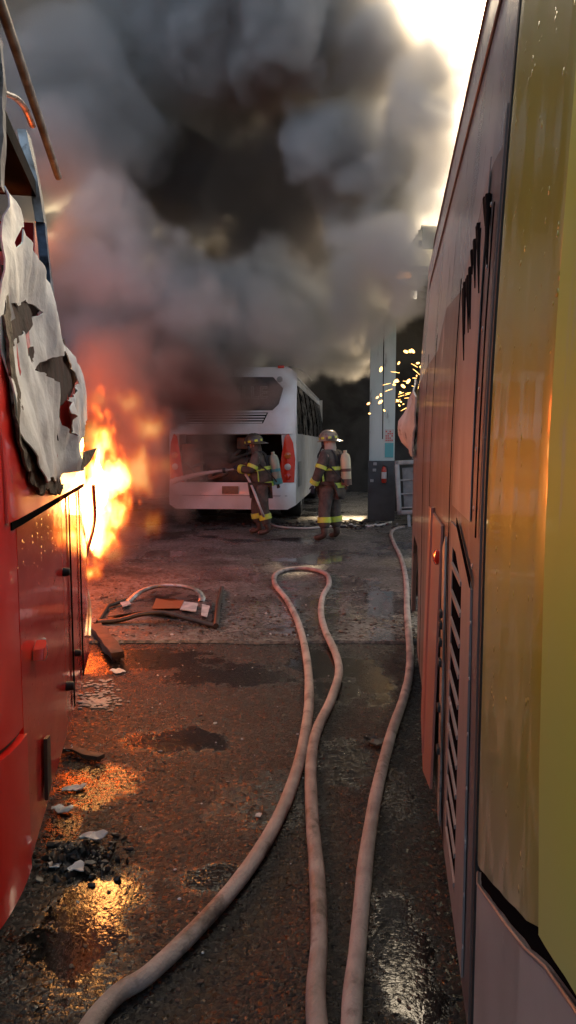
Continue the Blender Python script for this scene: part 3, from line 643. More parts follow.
boxo('underbody', (-1.1, .6, .36), (1.1, 9.8, .46), M['soot'], WB)
panel('bent_roof_flap', [(0, 0), (.75, -.05), (.8, .3), (0, .22)], lambda u, z, d: Vector((1.02 + u * .62, .25 + z * 1.6, 3.07 + .06 * math.sin(u * 3) - .42 * u * u + d)), .012, M['white'], WB, .08)
for s in (-1, 1):
    for y in (2.3, 7.6):
        mt = Matrix.Translation((s * 1.0, y, .49)) @ Matrix.Rotation(s * math.pi / 2, 4, 'Y')
        wv = lathe('wheel', [(.2, -.28), (.44, -.28), (.49, -.22), (.49, .12), (.44, .18), (.3, .18), (.28, .1)], M['rubber'], WB, 28, mt)
        lathe('rim', [(.08, .1), (.28, .11), (.28, .16), (.12, .13), (.08, .2)], M['galv'], wv, 20, mt)

# ------------------------------------------------------------------ firefighters
def skin(name, chains, mat, parent, sub=2):
    V, E, Rr, idx = [], [], [], {}
    def vid(p, r):
        k = tuple(round(c, 4) for c in p)
        if k not in idx: idx[k] = len(V); V.append(p); Rr.append(r)
        return idx[k]
    for ch in chains:
        ids = [vid(p, r) for p, r in ch]
        E += [(a, b) for a, b in zip(ids, ids[1:])]
    me = D.meshes.new(name); me.from_pydata(V, E, [])
    me.materials.append(mat)
    o = D.objects.new(name, me); link(o, parent)
    m = o.modifiers.new('skin', 'SKIN'); m.use_smooth_shade = True
    sv = me.skin_vertices[0].data
    for i, r in enumerate(Rr): sv[i].radius = r if isinstance(r, tuple) else (r, r); sv[i].use_root = False
    sv[0].use_root = True
    m = o.modifiers.new('sub', 'SUBSURF'); m.levels = sub; m.render_levels = sub
    return o
M['turnout'] = surf('turnout_cloth', (.125, .105, .085), (.065, .054, .045), 9, rough=.85, bump=.03, bscale=9)
M['skin'] = surf('skin', (.42, .25, .18), rough=.5)
M['hivis'] = surf('lime_reflective_tape', (.66, .80, .06), (.55, .66, .16), 12, rough=.45)
M['boot'] = surf('boot_leather', (.05, .03, .022), (.09, .06, .04), 10, rough=.5)
M['glove'] = surf('navy_glove', (.03, .045, .07), rough=.7)
M['strap'] = surf('harness_webbing', (.03, .03, .03), rough=.7)
def hand(chs, wrist, dirv, side_v, curl=.5):
    """palm and five bent fingers as skinned chains from the wrist"""
    dv, sv_ = Vector(dirv).normalized(), Vector(side_v).normalized(); nv = dv.cross(sv_).normalized()
    w_ = Vector(wrist); palm = w_ + dv * .05
    chs.append([(tuple(w_), .030), (tuple(palm), (.036, .022))])
    for k, (o_, l) in enumerate(((-.027, .075), (-.009, .085), (.009, .08), (.027, .065))):
        base = w_ + dv * .09 + sv_ * o_
        a = base + dv * l * .45 + nv * l * .15 * curl * 2; b = a + dv * l * .25 + nv * l * .35 * curl * 2
        chs.append([(tuple(palm), (.036, .022)), (tuple(base), .0115), (tuple(a), .010), (tuple(b), .008)])
    tb = w_ + dv * .035 + sv_ * .038
    chs.append([(tuple(palm), (.036, .022)), (tuple(tb), .012), (tuple(tb + dv * .04 + sv_ * .025 + nv * .02 * curl), .010)])
def band(name, c, axis, r, w_, mat, parent, sx=1, sy=1):
    mt = Matrix.Translation(c) @ Vector(axis).to_track_quat('Z', 'Y').to_matrix().to_4x4()
    return lathe(name, [(r, -w_ / 2), (r + .006, -w_ / 2), (r + .006, w_ / 2), (r, w_ / 2)], mat, parent, 24, mt, sx, sy)
def firefighter(label, loc, rz, J, helmet_mat, tank_mats, lean, group):
    T_ = thing('person', label, 'person', loc, rz, group)
    hip, chest, neck, head = [Vector(J[k]) for k in ('hip', 'chest', 'neck', 'head')]
    V3 = lambda k: tuple(J[k])
    mid = tuple((hip + chest) / 2)
    # body: one continuous surface (skin), dressed below
    chs = [[(tuple(hip), (.10, .085)), (mid, (.10, .085)), (tuple(chest), (.14, .10)), (tuple(neck), .055), (tuple(head - Vector((0, 0, .02))), (.075, .085)), (tuple(head + Vector((0, 0, .07))), (.07, .08))]]
    for s in 'lr':
        chs.append([(tuple(chest), (.14, .10)), (V3('sh' + s), .055), (V3('el' + s), .042), (V3('wr' + s), .030)])
        chs.append([(tuple(hip), (.10, .085)), (V3('th' + s), .072), (V3('kn' + s), .058), (V3('an' + s), .042), (V3('to' + s), .035)])
    skin('body', chs, M['skin'], T_)
    # jacket
    jk = [[(tuple(hip - Vector((0, 0, .06))), (.225, .20)), (tuple(hip + Vector((0, 0, .08))), (.215, .19)), (mid, (.205, .18)), (tuple(chest), (.225, .175)), (tuple(neck - Vector((0, 0, .01))), .085)]]
    for s in 'lr':
        jk.append([(tuple(chest), (.225, .175)), (V3('sh' + s), .105), (V3('el' + s), .085), (tuple(Vector(J['el' + s]).lerp(Vector(J['wr' + s]), .9)), .066)])
    skin('jacket', jk, M['turnout'], T_)
    tr = []
    for s in 'lr':
        tr.append([(tuple(hip - Vector((0, 0, .03))), (.20, .175)), (V3('th' + s), .135), (V3('kn' + s), .108), (tuple(Vector(J['kn' + s]).lerp(Vector(J['an' + s]), .78)), .10)])
    skin('trousers', tr, M['turnout'], T_)
    for s in 'lr':
        an, to, kn = Vector(J['an' + s]), Vector(J['to' + s]), Vector(J['kn' + s])
        skin('boot', [[(tuple(kn.lerp(an, .6)), .07), (tuple(an), .062), (tuple(an + (to - an) * .5 + Vector((0, 0, -.015))), (.055, .05)), (tuple(to), (.052, .042))]], M['boot'], T_)
        q = kn.lerp(an, .38); band('trouser_band', q, an - kn, .108, .09, M['hivis'], T_)
        el, wr = Vector(J['el' + s]), Vector(J['wr' + s])
        band('cuff_band', el.lerp(wr, .72), wr - el, .074, .075, M['hivis'], T_)
        sh = Vector(J['sh' + s]); band('sleeve_band', sh.lerp(el, .72), el - sh, .090, .06, M['hivis'], T_)
        hc = []; d_ = (wr - el).normalized(); hand(hc, wr, J.get('hd' + s, d_), J.get('hs' + s, (1, 0, 0)), J.get('curl', .5)); skin('glove', hc, M['glove'], T_)
    up_ = (chest - hip).normalized()
    band('hem_band', hip - up_ * .05, up_, .200, .085, M['hivis'], T_, .95, 1.06)
    band('chest_band', hip.lerp(chest, .62), up_, .188, .06, M['hivis'], T_, .95, 1.08)
    # breathing set on the back
    bk = chest.lerp(hip, .45) + Vector((-.275, 0, .02))
    mt = Matrix.Translation(bk) @ up_.to_track_quat('Z', 'Y').to_matrix().to_4x4() @ Matrix.Translation((0, 0, -.26))
    ts = boxo('backplate', (-.02, -.12, -.25), (.02, .12, .25), M['strap'], T_, .01, Matrix.Translation(bk + Vector((.075, 0, 0))) @ up_.to_track_quat('Z', 'Y').to_matrix().to_4x4())
    tk = lathe('air_cylinder', [(.03, -.02), (.05, 0), (.082, .05), (.085, .12), (.085, .42), (.07, .49), (.03, .53), (.03, .57)], tank_mats[0], T_, 24, mt)
    lathe('cylinder_band', [(.086, .22), (.0885, .22), (.0885, .27), (.086, .27)], tank_mats[1], tk, 24, mt)
    lathe('cylinder_base', [(.0855, .0), (.088, .0), (.088, .10), (.0855, .10)], tank_mats[1], tk, 24, mt)
    lathe('valve', [(.025, -.07), (.03, -.05), (.02, -.02)], M['darkmetal'], tk, 12, mt)
    for s in (-1, 1):
        tube('shoulder_strap', spline([chest + Vector((-.17, s * .09, -.15)), chest + Vector((-.12, s * .10, .12)), chest + Vector((.03, s * .11, .15)), chest + Vector((.165, s * .10, .0)), chest + Vector((.165, s * .10, -.2))], 4), .022, M['strap'], T_, 6, .5)
    tube('air_hose', spline([mt @ Vector((0, .02, -.05)), bk + Vector((.05, .16, -.1)), chest + Vector((.02, .22, .0)), chest + Vector((.17, .12, .05)), head + Vector((.13, 0, -.08))], 5), .013, M['rubber'], T_, 7)
    for s in (-1, 1):
        tube('brace_band', spline([chest + Vector((.0, s * .215, .10)), chest + Vector((.06, s * .235, -.05)), hip + Vector((.05, s * .225, .2)), hip + Vector((.03, s * .225, .02))], 4), .030, M['hivis'], T_, 8, .35)
    # face: brow, nose, lips, ears, then the mask
    hd = Vector(J['head']); fa = Matrix.Translation(hd) @ Matrix.Rotation(J.get('yaw', 0), 4, 'Z') @ Matrix.Rotation(J.get('nod', 0), 4, 'Y')
    bm = bmesh.new()
    bmesh.ops.create_uvsphere(bm, u_segments=20, v_segments=14, radius=.1)
    for v in bm.verts:
        v.co = Vector((v.co.x * .98, v.co.y * .78, v.co.z * 1.18))
        if v.co.x > 0 and v.co.z < -.04: v.co.x *= .9; v.co.y *= .85
    for c_, r_, sc in (((.098, 0, -.012), .02, (.9, .8, 1.5)), ((.088, .03, .012), .013, (1, 1, .8)), ((.088, -.03, .012), .013, (1, 1, .8)), ((.085, 0, -.05), .02, (.6, 1.3, .4)), ((0, .08, -.005), .025, (.7, .35, 1.2)), ((0, -.08, -.005), .025, (.7, .35, 1.2))):
        bmesh.ops.create_icosphere(bm, subdivisions=2, radius=r_, matrix=Matrix.Translation(c_) @ Matrix.Diagonal((*sc, 1)))
    bmesh.ops.transform(bm, matrix=fa, verts=bm.verts); obj('face', bm, M['skin'], T_, 80)
    hood = lathe('hood', [(.085, -.15), (.10, -.10), (.095, .0), (.10, .06), (.06, .12), (.0, .13)], surf('fire_hood', (.50, .46, .38), rough=.9) if J.get('hood') else M['turnout'], T_, 24, fa @ Matrix.Translation((-.018, 0, 0)), 1.0, .93)
    boxo('mask', (.065, -.06, -.10), (.125, .06, .04), surf('mask_visor', (.03, .03, .03), rough=.15), T_, .03, fa)
    hm = lathe('helmet', [(.135, .035), (.14, .05), (.138, .10), (.115, .16), (.07, .195), (.0, .205)], helmet_mat, T_, 28, fa, 1.12, .95)
    bm = bmesh.new(); n = 32; ri, ro, ri2, ro2 = [], [], [], []
    for k in range(n):
        a = 2 * math.pi * k / n; ca, sa = math.cos(a), math.sin(a)
        ext = .035 + .06 * max(0, -ca) ** 2 + .015 * max(0, ca) ** 2
        for lst, rad, zz in ((ri, .13, .05), (ro, .13 + ext, .032 - .03 * max(0, -ca)), (ro2, .13 + ext, .024 - .03 * max(0, -ca)), (ri2, .13, .038)):
            lst.append(bm.verts.new(fa @ Vector((ca * rad * 1.12, sa * rad * .95, zz))))
    for k in range(n):
        j = (k + 1) % n
        for A_, B_ in ((ri, ro), (ro, ro2), (ro2, ri2), (ri2, ri)): bm.faces.new((A_[k], A_[j], B_[j], B_[k]))
    obj('helmet_brim', bm, helmet_mat, hm)
    for k in range(8):
        a = 2 * math.pi * (k + .5) / 8
        bm = bmesh.new(); add_box(bm, (-.004, -.028, -.018), (.004, .028, .018), .002, fa @ Matrix.Translation((math.cos(a) * .141 * 1.12, math.sin(a) * .141 * .95, .075)) @ Matrix.Rotation(a, 4, 'Z')); obj('helmet_tape', bm, M['hivis'], hm)
    bm = bmesh.new(); add_tube(bm, [fa @ Vector((math.cos(t) * .145 * 1.12, 0, .06 + math.sin(t) * .15)) for t in [i * math.pi / 12 for i in range(13)]], .01, 6); obj('helmet_comb', bm, helmet_mat, hm)
    return T_
base = dict(hip=(0, 0, .96), chest=(.02, 0, 1.33), neck=(.03, 0, 1.50), head=(.05, 0, 1.62),
            thl=(0, .11, .86), thr=(0, -.11, .86), knl=(.02, .12, .50), knr=(.04, -.12, .50), anl=(-.02, .13, .09), anr=(0, -.13, .09), tol=(.17, .15, .045), tor=(.19, -.15, .045),
            shl=(.0, .22, 1.42), shr=(.0, -.22, 1.42), ell=(-.03, .28, 1.13), elr=(-.03, -.28, 1.13), wrl=(.06, .27, .90), wrr=(.06, -.27, .90))
# the one with the hose: leaning a little into the bay, both hands on the nozzle
J1 = dict(base); J1.update(hip=(0, 0, .93), chest=(.06, 0, 1.30), neck=(.09, 0, 1.46), head=(.13, 0, 1.57), shl=(.06, .21, 1.38), shr=(.06, -.21, 1.38),
    ell=(.16, .26, 1.14), elr=(.22, -.24, 1.16), wrl=(.40, .10, 1.17), wrr=(.27, -.06, 1.10), hdl=(.8, -.45, .05), hsl=(0, 0, 1), hdr=(.8, .3, .1), hsr=(0, 0, 1), curl=.9,
    thl=(.0, .10, .83), knl=(-.03, .11, .48), anl=(-.13, .11, .09), tol=(.06, .13, .045), thr=(.04, -.1, .83), knr=(.12, -.12, .48), anr=(.05, -.12, .09), tor=(.24, -.13, .045), nod=R(10))
p1 = gnd(262, 536); M['helm1'] = surf('black_helmet', (.04, .04, .035), (.10, .09, .05), 8, rough=.35, coat=.5)
M['helm2'] = surf('sooty_camouflage_helmet', (.30, .28, .20), (.07, .06, .05), 11, rough=.45, coat=.3, spots=((.45, .16, .10), 9, .62, .5))
tank1 = surf('green_grey_cylinder', (.30, .36, .26), (.20, .24, .2), 6, rough=.4, coat=.4); tank2 = surf('cream_cylinder', (.62, .56, .34), (.5, .45, .3), 6, rough=.4, coat=.4)
F1 = firefighter('firefighter with lime helmet stripes aiming a water jet into the engine bay', (p1.x, p1.y, SLAB), R(176), J1, M['helm1'], (tank1, surf('teal_band', (.05, .25, .27), rough=.5)), 0, 'firefighters working behind the white coach')
J2 = dict(base); J2.update(knl=(.05, .16, .50), anl=(.02, .20, .09), tol=(.20, .24, .045), thl=(.01, .12, .86), knr=(.0, -.12, .5), anr=(-.04, -.15, .09), tor=(.13, -.2, .045),
    ell=(.07, .30, 1.14), wrl=(.20, .27, .92), hdl=(.15, -.05, -1), hsl=(1, 0, 0), hdr=(.1, 0, -1), hsr=(1, 0, 0), yaw=R(10), nod=R(6), hood=1)
p2 = gnd(331, 541)
F2 = firefighter('firefighter standing with a cream air cylinder on the back and arms hanging', (p2.x, p2.y, SLAB), R(150), J2, M['helm2'], (tank2, surf('brown_band', (.12, .07, .05), rough=.5)), 0, 'firefighters working behind the white coach')
for zz, xx in ((1.28, 0), (1.12, 0)):
    pass
# nozzle in the first one's hands, its own thin line running back over the floor
nz0 = Vector((p1.x, p1.y, SLAB)) + Matrix.Rotation(R(176), 3, 'Z') @ Vector((.46, .05, 1.155)); nd = Matrix.Rotation(R(176), 3, 'Z') @ Vector((1, -.06, -.10)); nd.normalize()
NZ = thing('hose_nozzle', 'short black and metal nozzle held at the open engine bay', 'nozzle', tuple(nz0))
mt = nd.to_track_quat('Z', 'Y').to_matrix().to_4x4()
lathe('barrel', [(.02, -.12), (.03, -.10), (.03, -.02), (.022, 0), (.022, .12), (.038, .16), (.042, .22), (.036, .23)], M['alu'], NZ, 16, mt)
lathe('bumper_ring', [(.043, .17), (.048, .18), (.048, .22), (.043, .225)], M['rubber'], NZ, 16, mt)
tube('pistol_grip', [mt @ Vector((0, .0, -.02)), mt @ Vector((0, .10, -.05))] if (mt @ Vector((0, .10, 0))).z < 0 else [mt @ Vector((0, 0, -.02)), mt @ Vector((0, -.10, -.05))], .014, M['rubber'], NZ, 8)
m, N, L, P = nodes('water_jet'); P.inputs['Base Color'].default_value = (.80, .82, .84, 1); P.inputs['Roughness'].default_value = .35; P.inputs['Transmission Weight'].default_value = .35; P.inputs['Alpha'].default_value = .8
je = []; jr = []
for i in range(26):
    t = i / 25; je.append(nz0 + nd * (.23 + t * .95) + Vector((0, .05 * t, -.12 * t * t)) + Vector((mnoise.noise(Vector((i * .9, 0, 0))), 0, mnoise.noise(Vector((0, i * .9, 0))))) * .03 * t); jr.append(.020 + .035 * t * (1 + .4 * mnoise.noise(Vector((i * 1.7, 3, 0)))))
jet = tube('water_jet', je, jr, m, None, 12); tag(jet, 'white jet of water spraying from the nozzle towards the flames', kind='stuff')
# ------------------------------------------------------------------ hoses on the ground
def hose(name, px, r, mat, label, grp=None, extra0=(), extra1=(), seg=16):
    pts = []
    for i, (x, y) in enumerate(px):
        p = gnd(x, y); zz = r * .95 + (SLAB if p.y > 5.66 else SLAB * max(0, (p.y - 5.3) / .36))
        p = gnd(x, y, zz); pts.append(Vector((p.x, p.y, zz)))
    pts = [Vector(p) for p in extra0] + pts + [Vector(p) for p in extra1]
    sp = spline(pts, 10)
    rs = []
    for i, p in enumerate(sp):
        k = mnoise.noise(p * 3); rs.append(r * (1 + .07 * k + .03 * mnoise.noise(p * 9))); p.z = max(p.z, r * .9)
    o = tube(name, sp, rs, mat, None, seg, .86)
    return tag(o, label, 'hose', grp)
ha = [(100, 1012), (150, 973), (200, 925), (243, 875), (272, 830), (291, 788), (303, 745), (309, 700), (307, 660), (299, 625), (287, 600), (275, 584), (276, 574), (290, 569), (310, 569), (326, 574), (329, 584), (323, 596), (321, 612), (325, 630), (335, 652), (339, 672), (331, 700), (317, 730), (311, 762), (312, 815), (317, 875), (319, 940), (316, 1010)]
hose('fire_hose', ha, .029, M['hose'], 'dusty pink grey fire hose doubled back in a loop on the wet floor', 'fire hoses laid along the lane', [(-.9, .95, .035), (-.65, 1.35, .035)], [(.10, 1.45, .035), (.12, .7, .035)])
hb = [(352, 1010), (357, 955), (362, 900), (367, 850), (377, 790), (391, 735), (403, 700), (409, 675), (410, 650), (407, 610), (406, 580), (401, 558), (394, 543), (391, 534), (395, 529), (404, 527)]
hose('fire_hose', hb, .029, M['hose'], 'dusty pink grey fire hose running to the post past the brown coach', 'fire hoses laid along the lane', [(.12, .6, .035), (.13, 1.35, .035)])
hc = [(268, 521), (276, 526), (292, 528), (312, 528), (335, 526), (360, 526), (380, 525), (391, 522)]
o = hose('fire_hose', hc, .024, surf('pale_hose', (.55, .52, .48), rough=.7), 'thin pale hose crossing the floor behind the two firefighters', 'fire hoses laid along the lane', extra0=[tuple(nz0 - nd * .12), tuple(nz0 + Vector((.28, -.16, -.25))), tuple(nz0 + Vector((.5, -.22, -.8)))], seg=10)

# ------------------------------------------------------------------ debris
M['white_bit'] = surf('white_ash_flake', (.60, .62, .64), (.35, .34, .33), 9, rough=.7)
M['blackbit'] = surf('burnt_plastic', (.015, .014, .013), (.05, .04, .035), 9, rough=.45)
M['wood'] = surf('charred_board', (.05, .03, .022), (.12, .06, .04), 8, rough=.7, bump=.004, bscale=30)
FR = gnd(160, 604)
df = thing('window_frame', 'burnt coach window frame lying flat with broken glass on the wet floor', 'frame', (FR.x, FR.y, SLAB), world=True)
def gl(px): return [gnd(x, y, z) for x, y, z in px]
tube('upper_rail', spline(gl([(128, 602, .05), (140, 592, .12), (158, 586, .16), (180, 586, .17), (196, 590, .15), (202, 597, .09), (201, 602, .05)]), 5), .035, M['alu'], df, 10, .6)
tube('lower_rail', spline(gl([(98, 622, .04), (120, 620, .05), (142, 614, .09), (165, 613, .10), (190, 619, .07), (216, 626, .04)]), 5), .035, M['blackbit'], df, 10, .6)
tube('side_rail', gl([(216, 626, .05), (218, 606, .06), (222, 588, .05)]), .025, M['blackbit'], df, 8)
tube('side_rail', gl([(98, 622, .04), (108, 606, .05), (126, 600, .05)]), .02, M['blackbit'], df, 8)
def flatpoly(name, px, z, th, mat, parent):
    pts = [gnd(x, y, z) for x, y in px]
    o_ = pts[0]
    return panel(name, [(p.x, p.y) for p in pts], lambda a, b, d: Vector((a, b, z + d + fbm((a, b, 0), 5) * .02)), th, mat, parent, .12, jit=.02)
flatpoly('glass_pane', [(104, 618), (130, 603), (160, 592), (198, 596), (212, 600), (212, 622), (180, 616), (140, 612)], .05, .006, surf('sooty_glass_pane', (.035, .03, .03), (.09, .08, .08), 5, rough=.12, rough2=.4), df)
M['shard'] = surf('pale_glass_shard', (.58, .62, .64), (.35, .38, .4), 8, rough=.2)
for s_ in ([(184, 602), (198, 604), (196, 612), (180, 610)], [(202, 606), (210, 607), (207, 618), (201, 616)], [(120, 603), (129, 600), (131, 605), (123, 607)]):
    flatpoly('glass_shard', s_, .075, .008, M['shard'], df)
flatpoly('firelit_glass', [(156, 600), (184, 601), (180, 609), (152, 609)], .07, .006, surf('firelit_glass', (.26, .09, .035), rough=.4), df)  # firelight on the pane, painted as a flat orange patch
def board(px0, px1, w_, h_, mat, label, nm='board', cat='board', g=None):
    a, b = gnd(*px0), gnd(*px1); d_ = (b - a); L_ = d_.length; an = math.atan2(d_.y, d_.x)
    bm = bmesh.new(); add_box(bm, (0, -w_ / 2, 0), (L_, w_ / 2, h_), .004, Matrix.Rotation(R(3), 4, 'X'))
    bmesh.ops.subdivide_edges(bm, edges=[e for e in bm.edges if e.calc_length() > L_ * .5], cuts=6)
    for v in bm.verts: v.co += Vector((0, fbm(v.co, 9) * .02, abs(fbm(v.co + Vector((3, 0, 0)), 7)) * .02))
    o = obj(nm, bm, mat, None, 30); o.location = (a.x, a.y, .006 + (SLAB if a.y > 5.6 else 0)); o.rotation_euler.z = an
    return tag(o, label, cat, g)
board((96, 634), (119, 664), .10, .06, M['wood'], 'charred dark beam lying at the foot of the burning coach')
board((66, 752), (101, 762), .05, .025, M['wood'], 'short scorched stick lying on wet grit near the coach corner')
rd = random.Random(21)
def scrap(px, py, s, mat, label, cat, lift=0, elong=1.6, nm='scrap', g=None):
    c = gnd(px, py); n = 11; pts = []
    for k in range(n):
        a = 2 * math.pi * k / n; r_ = s * rd.uniform(.45, 1.1); pts.append((math.cos(a) * r_ * elong, math.sin(a) * r_))
    sd_ = rd.random() * 50
    o = panel(nm, pts, lambda a, b, d: Vector((a, b, d + .005 + abs(fbm((a + sd_, b, 0), 14, 2)) * s * .8)), .004, mat, None, s * .35, jit=s * .08, smooth=0, seed=rd.randint(0, 999))
    o.location = (c.x, c.y, lift + (SLAB if c.y > 5.64 else 0)); o.rotation_euler.z = rd.uniform(-.5, .5)
    return tag(o, label, cat, g)
g_ = 'pale scraps scattered by the red coach'
scrap(95, 852, .045, M['white_bit'], 'white crumpled scrap resting on the black burnt heap', 'scrap', .05, 1.4, g=g_)
scrap(78, 873, .03, M['white_bit'], 'white scrap at the lower edge of the burnt heap', 'scrap', .01, 1.2, g=g_)
scrap(54, 868, .026, M['white_bit'], 'small white flake left of the burnt heap', 'scrap', .0, 1.5, g=g_)
scrap(77, 790, .03, M['white_bit'], 'curled grey strip below the scorched stick', 'scrap', 0, 2.2, g=g_)
scrap(62, 812, .035, M['white_bit'], 'grey patch of ash above the burnt heap', 'scrap', 0, 2.0, g=g_)
scrap(69, 754, .028, M['white_bit'], 'white tag beside the end of the scorched stick', 'scrap', .02, .9, g=g_)
scrap(118, 673, .035, M['white_bit'], 'pale flake beyond the charred beam', 'scrap', 0, 1.6, g=g_)
scrap(374, 745, .06, M['blackbit'], 'black lump beside the right hand hose', 'scrap', .01, 1.1, g='dark lumps on the wet asphalt')
scrap(259, 817, .018, M['white_bit'], 'tiny white chip near the long hose', 'scrap', 0, 1.2, g=g_)
# foam and ash patch under the coach corner
bm = bmesh.new()
for i in range(230):
    x = rd.gauss(98, 10); y = 703 + rd.gauss(0, 3.5) if rd.random() < .6 else rd.uniform(680, 704); c = gnd(x, y)
    bmesh.ops.create_icosphere(bm, subdivisions=2, radius=rd.uniform(.003, .012), matrix=Matrix.Translation((c.x, c.y, .004)) @ Matrix.Diagonal((1.6, 1, .4, 1)))
tag(obj('foam_patch', bm, surf('foam', (.36, .32, .30), rough=.6), None), 'pinkish white foam patch on the wet floor at the coach corner', kind='stuff')
# burnt heap
bm = bmesh.new(); hc_ = gnd(80, 858)
for i in range(260):
    r_ = abs(rd.gauss(0, .09)); a = rd.uniform(0, 6.28); sz = rd.uniform(.004, .019)
    mt = Matrix.Translation((hc_.x + math.cos(a) * r_ * 1.1, hc_.y + math.sin(a) * r_ * .8, max(.004, (.19 - r_) * .28 * rd.random()))) @ Matrix.Rotation(rd.uniform(0, 3), 4, Vector((rd.random(), rd.random(), rd.random())).normalized()) @ Matrix.Diagonal((sz * rd.uniform(.6, 2.4), sz, sz * rd.uniform(.2, .9), 1))
    bmesh.ops.create_icosphere(bm, subdivisions=1, radius=1, matrix=mt)
tag(obj('rubble', bm, M['blackbit'], None, 20), 'black heap of burnt plastic scraps on the wet asphalt', kind='stuff')
# crumbs everywhere in the lane, thicker near the red coach
def crumbs(name, n, gen, smin, smax, mats, label):
    bm = bmesh.new()
    for i in range(n):
        x, y = gen(); sz = rd.uniform(smin, smax) * rd.uniform(.5, 1)
        mt = Matrix.Translation((x, y, sz * .25 + (SLAB if y > 5.64 else 0))) @ Matrix.Rotation(rd.uniform(0, 6.28), 4, 'Z') @ Matrix.Rotation(rd.uniform(-.5, .5), 4, 'X') @ Matrix.Diagonal((sz * rd.uniform(.7, 1.8), sz, sz * rd.uniform(.3, .7), 1))
        g = bmesh.ops.create_icosphere(bm, subdivisions=1, radius=1, matrix=mt)
        mi = rd.choices(range(len(mats)), weights=[12] + [1] * (len(mats) - 1))[0]
        for v in g['verts']:
            for f in v.link_faces: f.material_index = mi
    return tag(obj(name, bm, mats, None, 20), label, kind='stuff')
def lane():
    while True:
        y = 1.6 + 4.2 * rd.random() ** .8; x = rd.uniform(-1.3, .85)
        wl = -.42 - .194 * y
        if x > wl and rd.random() < .25 + .75 * math.exp(-(x - wl) * 1.6): return x, y
crumbs('grit', 1500, lane, .003, .010, [M['wood'], M['white_bit'], M['blackbit'], M['char']], 'loose grit and ash crumbs over the wet asphalt')
def apron(): return rd.uniform(-2.6, 1.1), 5.75 + 2.2 * rd.random() ** 1.6
crumbs('litter', 500, apron, .006, .022, [M['wood'], M['white_bit'], M['blackbit']], 'burnt crumbs along the joint of the concrete floor')
def pile(): return 1.15 + rd.gauss(0, .45), 13.9 + rd.gauss(0, .35)
crumbs('debris', 160, pile, .02, .09, [M['blackbit'], M['white_bit'], M['wood']], 'dark debris heaped at the foot of the post')
def under(): return rd.uniform(-2.1, .3), 13.6 + rd.uniform(0, .7)
crumbs('rubble', 60, under, .02, .06, [M['blackbit'], M['white_bit'], M['rust']], 'small rubble lying under the white coach bumper')
# glowing sparks flying by the warehouse wall
bm = bmesh.new(); rs_ = random.Random(8)
src = Vector((434, 404))
for i in range(60):
    a = R(rs_.uniform(80, 190)); l = rs_.uniform(6, 36) if i < 34 else rs_.uniform(30, 62)
    x = src.x + math.cos(a) * l * 1.1; y = src.y - math.sin(a) * l; c = at(x, y, 12 + rs_.uniform(-.6, .6)); r_ = rs_.choice((.010, .014, .020, .030))
    bmesh.ops.create_icosphere(bm, subdivisions=2, radius=r_, matrix=Matrix.Translation(c) @ Matrix.Rotation(rs_.uniform(0, 3), 4, 'Y') @ Matrix.Diagonal((1.5, 1, .8, 1)))
for i in range(22):
    a = R(rs_.uniform(80, 190)); l = rs_.uniform(5, 45); l2 = l + rs_.uniform(3, 12); yy = 12 + rs_.uniform(-.6, .6)
    p = [at(src.x + math.cos(a + .04 * k) * q * 1.1, src.y - math.sin(a + .04 * k) * q + k * .6, yy) for k, q in enumerate((l, (l + l2) / 2, l2))]
    add_tube(bm, p, [.002, .0045, .002], 6)
tag(obj('sparks', bm, emit('spark_glow', (1, .50, .13), 2.6), None), 'yellow sparks flying in the smoke above the buckled coach corner', kind='stuff')
for k, (px, py, Y, r_) in enumerate(((404, 277, 15.5, .10),)):
    bm = bmesh.new()
    for j in range(5):
        c = at(px + (j - 2) * 2.4, py, Y); h_ = (.10 + .12 * (j in (2, 3)))
        add_lathe(bm, [(.01, -.03), (.06, .0), (.05, h_ * .5), (.02, h_), (.002, h_ * 1.5)], 10, Matrix.Translation(c))
    tag(obj('flame', bm, emit('small_flame', (1, .42, .12), 3), None), 'small orange flame licking under the warehouse roof edge', 'flame')
